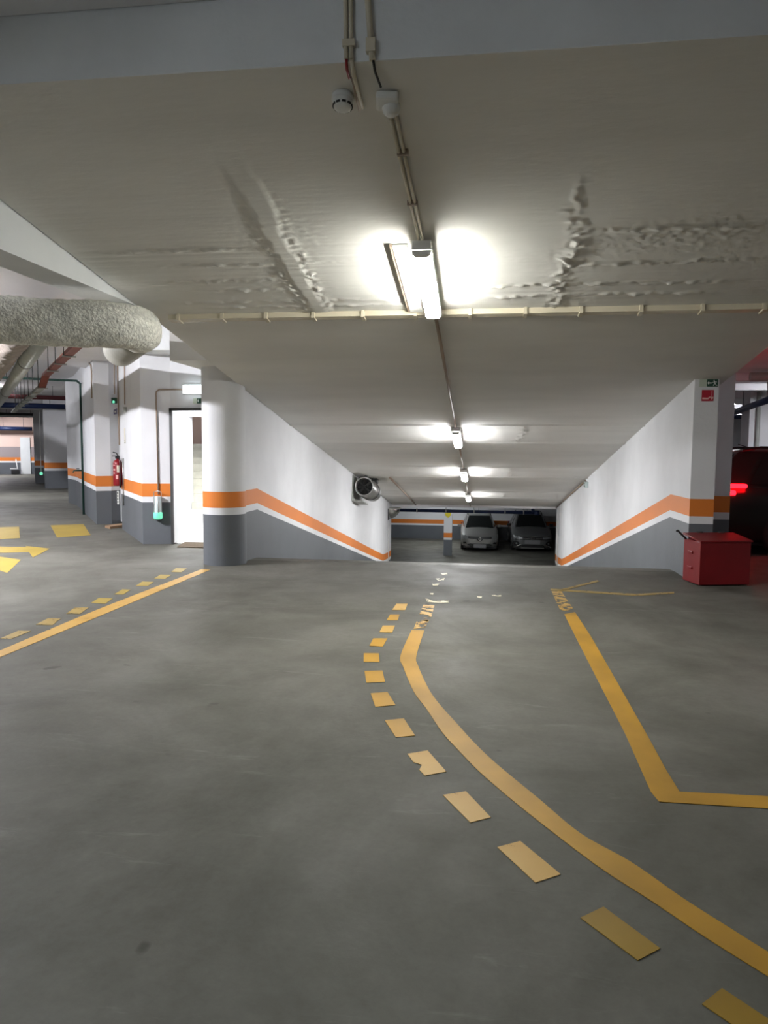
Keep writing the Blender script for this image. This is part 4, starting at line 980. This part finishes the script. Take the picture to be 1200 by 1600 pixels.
for q in (1.2, 2.6):
    bm = new_bm(); pp_ = dl*q; add_tube(bm, [pp_+Vector((0, 0, Rd-.02)), pp_+Vector((0, 0, 3.35-2.5))], 0.010, 6); obj('hanger_rod', bm, 'steel_dark', t)
bm = new_bm(); pp_ = D*1.2; add_tube(bm, [pp_+Vector((0, 0, Rd-.03)), pp_+Vector((0, 0, 3.35-2.5))], 0.010, 6); obj('hanger_rod', bm, 'steel_dark', t)

# ------------------------------------------------------------------ corridor services under the ceiling
def corr_tube(name, label, a, b, r, m_, cat='pipe', n=16, hang=(), band=None):
    t = thing(name, label, cat, a); v = b-a
    bm = new_bm(); add_tube(bm, [Vector(), v], r, n); obj('run', bm, m_, t)
    for q in hang:
        bm = new_bm(); p_ = v*q; add_tube(bm, [p_+Vector((0, 0, r*.8)), p_+Vector((0, 0, 3.35-(a.z+v.z*q)))], 0.008, 6); obj('hanger_rod', bm, 'steel_dark', t)
    for q in (band or ()):
        bm = new_bm(); add_tube(bm, [v*q, v*(q+0.08/v.length)], r*1.05, n); obj('joint_band', bm, 'steel_dark', t)
    return t
a, b = on_z(66, 526, 2.78), on_z(3, 622, 2.78)
corr_tube('ventilation_duct', 'smooth grey round duct running down the corridor beside the cable tray', a, a+(b-a)*1.9, 0.108, 'duct_grey', 'duct', 24, (0.1, 0.4), (0.12, 0.42, 0.7))
a, b = on_z(34, 514, 2.80), on_z(-16, 592, 2.80)
t = thing('insulated_duct', 'brownish rough duct running down the corridor next to the smooth grey duct', 'duct', a)
bm = new_bm(); rough_duct(bm, [Vector(), (b-a)*1.6], 0.15, 0.02, 40, 0.07, 5); obj('sleeve', bm, 'duct_brown', t)
# hung cable tray
T = [on_z(133, 532, 2.80), on_z(72, 588, 2.80), on_z(66, 606, 2.60), on_z(36, 632, 2.60), on_z(20, 645, 2.60)]
t = thing('cable_tray', 'reddish brown cable tray hung from rods along the corridor ceiling', 'cable tray', T[1])
wv = Vector((0.796, 0.605, 0))*0.06
def slab_seg(bm, a, b, hgt):
    add_prism(bm, [a-wv, a+wv, a+wv+Vector((0, 0, hgt)), a-wv+Vector((0, 0, hgt))], b-a)
ext = (T[0]-T[1]).normalized()*1.8
for i, (a, b) in enumerate(((T[0]+ext, T[1]), (T[1], T[2]), (T[2], T[4]))):
    bm = new_bm(); slab_seg(bm, a-T[1], b-T[1], 0.05); obj('tray', bm, 'tray_red' if i < 2 else 'duct_grey', t)
for q in (0.0, .16, .33, .5, .66, .83):
    p_ = (T[0]+ext).lerp(T[1], q)-T[1]
    bm = new_bm(); add_tube(bm, [p_-wv*1.5+Vector((0, 0, -.012)), p_+wv*1.6+Vector((0, 0, -.012))], 0.014, 6); obj('support_bar', bm, 'duct_grey', t)
    bm = new_bm(); add_tube(bm, [p_-wv*1.1, p_-wv*1.1+Vector((0, 0, .55))], 0.007, 6); obj('hanger_rod', bm, 'steel_dark', t)
for q in (0.0, .12, .24, .36, .48, .6, .72):
    p_ = T[2].lerp(T[4], q)-T[1]
    bm = new_bm(); add_tube(bm, [p_-wv*1.1, p_-wv*1.1+Vector((0, 0, .75))], 0.008, 6); obj('hanger_rod', bm, 'steel_dark', t)
    bm = new_bm(); add_tube(bm, [p_-wv*1.3+Vector((0, 0, -.012)), p_+wv*1.6+Vector((0, 0, -.012))], 0.012, 6); obj('support_bar', bm, 'duct_grey', t)
for k, dx in enumerate((-.5, .1, .6)):
    bm = new_bm(); add_tube(bm, [T[0]+ext-T[1]+wv*dx+Vector((0, 0, .06)), wv*dx+Vector((0, 0, .06)), T[2]-T[1]+wv*dx+Vector((0, 0, .06)), T[4]-T[1]+wv*dx+Vector((0, 0, .06))], 0.016, 6); obj('cable', bm, ('tray_red', 'pvc_brown', 'pvc_cream')[k], t)
# cross pipes: maroon and navy, and more behind
for (xa, ya, xb, yb, zz, r, m_, lab) in (
        (-20, 618, 105, 624, 3.0, 0.065, 'pipe_maroon', 'dark maroon pipe crossing the corridor under the ceiling'),
        (-20, 632, 101, 636, 3.0, 0.095, 'navy', 'thick navy pipe crossing the corridor below the maroon pipe'),
        (-20, 669, 48, 673, 2.55, 0.11, 'navy', 'navy pipe crossing the far end of the corridor before the pink wall'),
        (-20, 646, 60, 653, 3.0, 0.06, 'steel_dark', 'thin dark pipe crossing the corridor behind the thick navy pipe')):
    A_, B_ = on_z(xa, ya, zz), on_z(xb, yb, zz)
    B_ = A_ + PERP*((B_-A_).dot(PERP))
    corr_tube('crossing_pipe', lab, A_, B_, r, m_, 'pipe', 12, (0.35, 0.8))
# downstand beams across the corridor
for i, p_ in enumerate((on_z(60, 600, 3.15), on_z(40, 645, 3.05))):
    pass
bc = on_z(40, 640, 2.95)
for q in (0.0, 8.0):
    bm = new_bm(); c_ = bc + D*q; a_ = c_ - PERP*7; b_ = c_ + PERP*(3.0)
    add_prism(bm, [a_, b_, b_+D*0.35, a_+D*0.35], (0, 0, 0.42)); struct('ceiling_beam', bm, 'ceiling_flat')

# parked scooter behind the wall edge
sp = on_z(103, 755)
t = thing('motor_scooter', 'dark parked scooter half hidden at the corridor wall end', 'scooter', sp, 0.5)
for yy in (-.55, .6):
    bm = new_bm(); add_lathe(bm, [(.13, -.05), (.24, -.055), (.27, -.02), (.27, .02), (.24, .055), (.13, .05)], 20, axis='X', at=(0, yy, .27)); obj('wheel', bm, 'rubber', t)
bm = new_bm(); add_box(bm, -.16, .16, -.15, .75, .35, .72); obj('body', bm, 'black', t, .08)
bm = new_bm(); add_box(bm, -.13, .13, .0, .72, .72, .82); obj('seat', bm, 'rubber', t, .04)
bm = new_bm(); add_box(bm, -.2, .2, -.46, -.36, .30, .98, rot=Matrix.Rotation(-.15, 3, 'X')); obj('leg_shield', bm, 'black', t, .04)
bm = new_bm(); add_tube(bm, [(-.33, -.30, 1.06), (0, -.36, 1.02), (.33, -.30, 1.06)], .018, 8); obj('handlebar', bm, 'steel_dark', t)
bm = new_bm(); add_lathe(bm, [(0, -.03), (.07, -.02), (.075, .03), (0, .04)], 16, axis='Y', at=(0, -.45, .93)); obj('headlight', bm, 'lens', t)
# green light on slim pillar, cleaning gear
p = on_z(64.3, 740, 0.62); p = on_y(64.3, 740, 25.6)
t = thing('exit_lamp', 'tiny green lit lamp low beside the slim far pillar', 'lamp', p)
bm = new_bm(); add_lathe(bm, [(0, -.06), (.05, -.04), (.06, 0), (.05, .04), (0, .06)], 12); obj('bulb', bm, 'glow_green', t)
bm = new_bm(); add_tube(bm, [(0, 0, .05), (0, .02, 2.4)], .012, 6); obj('cable_drop', bm, 'pvc_white', t)
p = fc + PERP*((on_z(24, 741)-fc).dot(PERP)) - D*0.5
t = thing('cleaning_cart', 'low black box with a pale upright handle by the far pink wall', 'cart', p, math.atan2(PERP.y, PERP.x))
bm = new_bm(); add_box(bm, -.2, .22, -.15, .15, .02, .27); obj('box', bm, 'black', t, .02)
bm = new_bm(); add_tube(bm, [(-.25, -.1, .33), (.12, -.1, .33), (.05, -.1, .85)], .03, 8); obj('handle', bm, 'pvc_white', t)

# ------------------------------------------------------------------ things at the right, past the pillars
bm = new_bm(); a = on_y(1168, 640, 20); b = on_y(1181, 640, 20)
pc = on_y(1172, 700, 19.9)
bm = new_bm(); banded(bm, [(pc.x-.05, 19.9, 0, 0, 3.13), (pc.x+.62, 19.9, 0, 0, 3.13), (pc.x+.62, 20.5, 0, 0, 3.13), (pc.x-.05, 20.5, 0, 0, 3.13)], True); o = obj('column', bm, WM); tag(origin_to(o, (pc.x+.3, 20.2, 0)), 'white square pillar standing behind the dark car', 'column')
pipe_on('drain_pipe', [(pc.x+.14, 19.84, 0.01), (pc.x+.14, 19.84, 3.1)], 0.05, 'duct_grey', 'grey drain pipe down the white pillar behind the dark car', 'pipe')
for (ya, yb, dz, lab) in ((643, 624, 0, 'navy pipe crossing above the dark car in front of the white pillar'), (651, 651, 0, 'far navy pipe behind the white pillar')):
    Yp = 17.5 if ya == 643 else 24.2
    A_ = on_y(1146, ya, Yp); B_ = on_y(1200, yb, Yp)
    v_ = (B_-A_); A_ = A_-v_*0.5; B_ = B_+v_*3; B_.z = A_.z = (on_y(1173, (ya+yb)/2, Yp).z)
    if ya == 643:
        A_, B_ = on_z(1140, 647, 2.6), on_z(1200, 625, 2.6); B_ = B_+(B_-A_)*.4
    corr_tube('crossing_pipe', lab, A_, B_, 0.075, 'navy', 'pipe', 12, (0.3, 0.7))
# ceiling pipe near the slab edge
A_ = on_z(1172, 589, 2.98); corr_tube('ceiling_pipe', 'pale pipe under the ceiling just past the painted pillars', A_, A_+Vector((2.0, -.15, 0)), 0.09, 'duct_grey', 'pipe', 16)

# ------------------------------------------------------------------ floor markings
def mark(name, label, polys, m_, group=None, lift=0.003, z=0.0):
    """polys: outlines sighted on the floor; thin coat of paint"""
    bm = new_bm()
    for P in polys:
        pts = [on_z(x, y, z) for x, y in P]
        add_prism(bm, [(p.x, p.y, z+0.0008) for p in pts], (0, 0, lift-0.0008))
        bm.normal_update(); bmesh.ops.triangulate(bm, faces=[f for f in bm.faces if len(f.verts) > 4])
    o = obj(name, bm, m_)
    if label: tag(o, label, 'floor marking', group)
    c = on_z(*polys[0][0], z); return origin_to(o, (c.x, c.y, z))
def strip(name, label, left, right, m_):
    """band between two sighted edges, smoothed"""
    def cr(P, per=6):
        P = [on_z(x, y) for x, y in P]; out = []
        for i in range(len(P)-1):
            p0, p1, p2, p3 = P[max(i-1, 0)], P[i], P[i+1], P[min(i+2, len(P)-1)]
            for k in range(per):
                q = k/per
                out.append(0.5*((2*p1)+(p2-p0)*q+(2*p0-5*p1+4*p2-p3)*q*q+(3*p1-p0-3*p2+p3)*q**3))
        out.append(P[-1]); return out
    A_, B_ = cr(left), cr(right); bm = new_bm()
    va = [bm.verts.new((p.x, p.y, .003)) for p in A_]; vb = [bm.verts.new((p.x, p.y, .003)) for p in B_]
    for k in range(len(va)-1): bm.faces.new((va[k], va[k+1], vb[k+1], vb[k]))
    bm.normal_update(); r_ = bmesh.ops.extrude_face_region(bm, geom=bm.faces[:])
    bmesh.ops.translate(bm, verts=[v for v in r_['geom'] if isinstance(v, bmesh.types.BMVert)], vec=(0, 0, -0.002))
    o = obj(name, bm, m_); tag(o, label, 'floor marking')
    return origin_to(o, (A_[0].x, A_[0].y, 0))
def c6(P): return [(550+x*350/1200, 900+y*350/1200) for x, y in P]
def c4(P): return [(560+x/3, 860+y/3) for x, y in P]
def c8(P): return [(800+x/3, 1150+y/3) for x, y in P]
def cl(P): return [(x*340/1200, 780+y*340/1200) for x, y in P]
strip('lane_line', 'long curved solid yellow line sweeping across the floor beside the dashes',
      c6([(320, 290), (260, 428), (275, 490), (330, 620), (400, 715), (480, 835), (570, 935), (680, 1048)]) + [(799.4, 1250)] + c8([(200, 460), (420, 625), (660, 780), (900, 942), (1200, 1130), (1500, 1310), (2100, 1640)]),
      c6([(388, 292), (345, 428), (355, 485), (410, 605), (470, 690), (560, 790), (650, 890), (770, 1005)]) + [(841.7, 1248.6)] + c8([(320, 458), (556, 592), (800, 762), (1040, 915), (1200, 1015), (1500, 1190), (2100, 1510)]), 'yellow_paint')
mark('lane_line', 'short broken yellow piece at the ramp end of the curved line', [c6([(382, 155), (442, 157), (425, 222), (362, 205)]), c6([(385, 224), (418, 228), (408, 246), (372, 240)]), c6([(345, 245), (410, 235), (395, 275), (330, 285)])], 'yellow_flaky')
DASH = [[(238, 150), (298, 150), (285, 183), (215, 183)], [(205, 207), (255, 207), (245, 238), (185, 238)], [(165, 267), (230, 267), (215, 305), (147, 303)], [(115, 335), (190, 335), (165, 380), (93, 375)], [(63, 415), (143, 415), (148, 462), (62, 462)], [(67, 510), (163, 508), (177, 570), (77, 573)], [(100, 630), (190, 623), (233, 693), (125, 703)], [(175, 775), (278, 765), (338, 857), (235, 866)], [(297, 955), (405, 937), (505, 1050), (390, 1072), (360, 1040), (375, 1015), (330, 1000)]]
order = ['first', 'second', 'third', 'fourth', 'fifth', 'sixth', 'seventh', 'eighth', 'ninth', 'tenth', 'eleventh', 'twelfth', 'thirteenth']
polys = [c6(P) for P in DASH] + [[(692, 1243), (728, 1237), (767, 1278), (735, 1286)], [(777, 1324.5), (813, 1315), (876, 1367), (836.7, 1380)], [(906.7, 1435), (943, 1417.7), (1031.7, 1483), (996.7, 1501.7)], [(1096.7, 1570), (1128, 1545), (1200, 1593), (1240, 1620), (1200, 1640)]]
for k, P in enumerate(polys):
    mark('lane_dash', f'{order[k]} yellow dash beside the curved line, counted from the ramp', [P], 'yellow_worn' if k in (0, 2, 8, 9, 10) else 'yellow_underlit' if k > 10 else 'yellow_paint', 'yellow dashes beside the curved line')
mark('bay_line', 'bent solid yellow line with one sharp corner, closest to the red sand box', [c4([(965, 300), (1015, 290), (1090, 405), (1185, 570)]) + c8([(635, 0), (725, 165), (785, 263), (1200, 285), (2400, 345), (2400, 425), (1200, 342), (690, 310), (650, 262), (535, 0)]) + c4([(1030, 430)])], 'yellow_paint')
mark('bay_line', 'flaking yellow end of the bent line at the ramp crest', [c4([(905, 192), (950, 190), (980, 235), (1005, 272), (975, 285), (945, 278), (925, 235)])], 'yellow_flaky')
mark('bay_line', 'faint yellowed line crossing before the ramp wall toward the sand box', [c4([(900, 180), (1300, 205), (1480, 195), (1480, 203), (1300, 214), (900, 188)]), c4([(950, 183), (1120, 140), (1130, 146), (960, 190)])], 'yellow_faint')
strip('lane_line', 'straight solid yellow line leading to the foot of the round column', cl([(-150, 898), (0, 836), (550, 605), (1115, 386)]), cl([(-150, 938), (0, 873), (560, 641), (1160, 390)]), 'yellow_worn')
LD = [[(945, 402), (970, 381), (1030, 383), (1000, 404)], [(850, 438), (885, 417), (945, 418), (910, 440)], [(748, 479), (785, 455), (848, 457), (815, 480)], [(630, 525), (675, 498), (720, 500), (680, 527)], [(502, 573), (545, 546), (622, 548), (580, 578)], [(365, 632), (410, 600), (490, 598), (440, 634)], [(197, 693), (265, 658), (335, 660), (290, 696)], [(0, 770), (100, 727), (170, 728), (60, 773)]]
for k, P in enumerate(LD):
    mark('lane_dash', f'{order[k]} short yellow dash beside the straight line, counted from the round column', [cl(P)], 'yellow_dull' if k < 5 else 'yellow_faint', 'short yellow dashes beside the straight line')
mark('floor_block', 'yellow painted rectangle on the corridor floor facing the extinguisher corner', [cl([(278, 145), (460, 138), (500, 198), (315, 212)])], 'yellow_dull', 'yellow rectangles in the corridor')
mark('floor_block', 'yellow painted rectangle farther out in the corridor, cut by the picture edge', [cl([(-90, 158), (105, 152), (110, 215), (-100, 226)])], 'yellow_dull', 'yellow rectangles in the corridor')
mark('floor_arrow', 'yellow turning arrow painted on the corridor floor', [cl([(-160, 255), (20, 262), (150, 265), (140, 258), (275, 273), (182, 322), (160, 292), (20, 296), (-160, 290)]), cl([(-180, 305), (-20, 308), (0, 318), (115, 335), (40, 407), (0, 394), (-180, 360)])], 'yellow_dull')
mark('worn_line', 'worn white line remnants crossing the floor at the ramp mouth', [c4([(385, 107), (412, 105), (418, 112), (395, 117)]), c4([(362, 133), (405, 130), (400, 141), (375, 143)]), c4([(345, 158), (380, 157), (370, 166), (350, 166)]), c4([(335, 202), (352, 200), (350, 208), (338, 208)]), c4([(315, 225), (350, 238), (430, 236), (425, 245), (380, 248), (320, 242)]), c4([(555, 215), (580, 218), (575, 224), (558, 221)]), c4([(625, 211), (670, 209), (668, 217), (630, 217)])], 'white_worn')
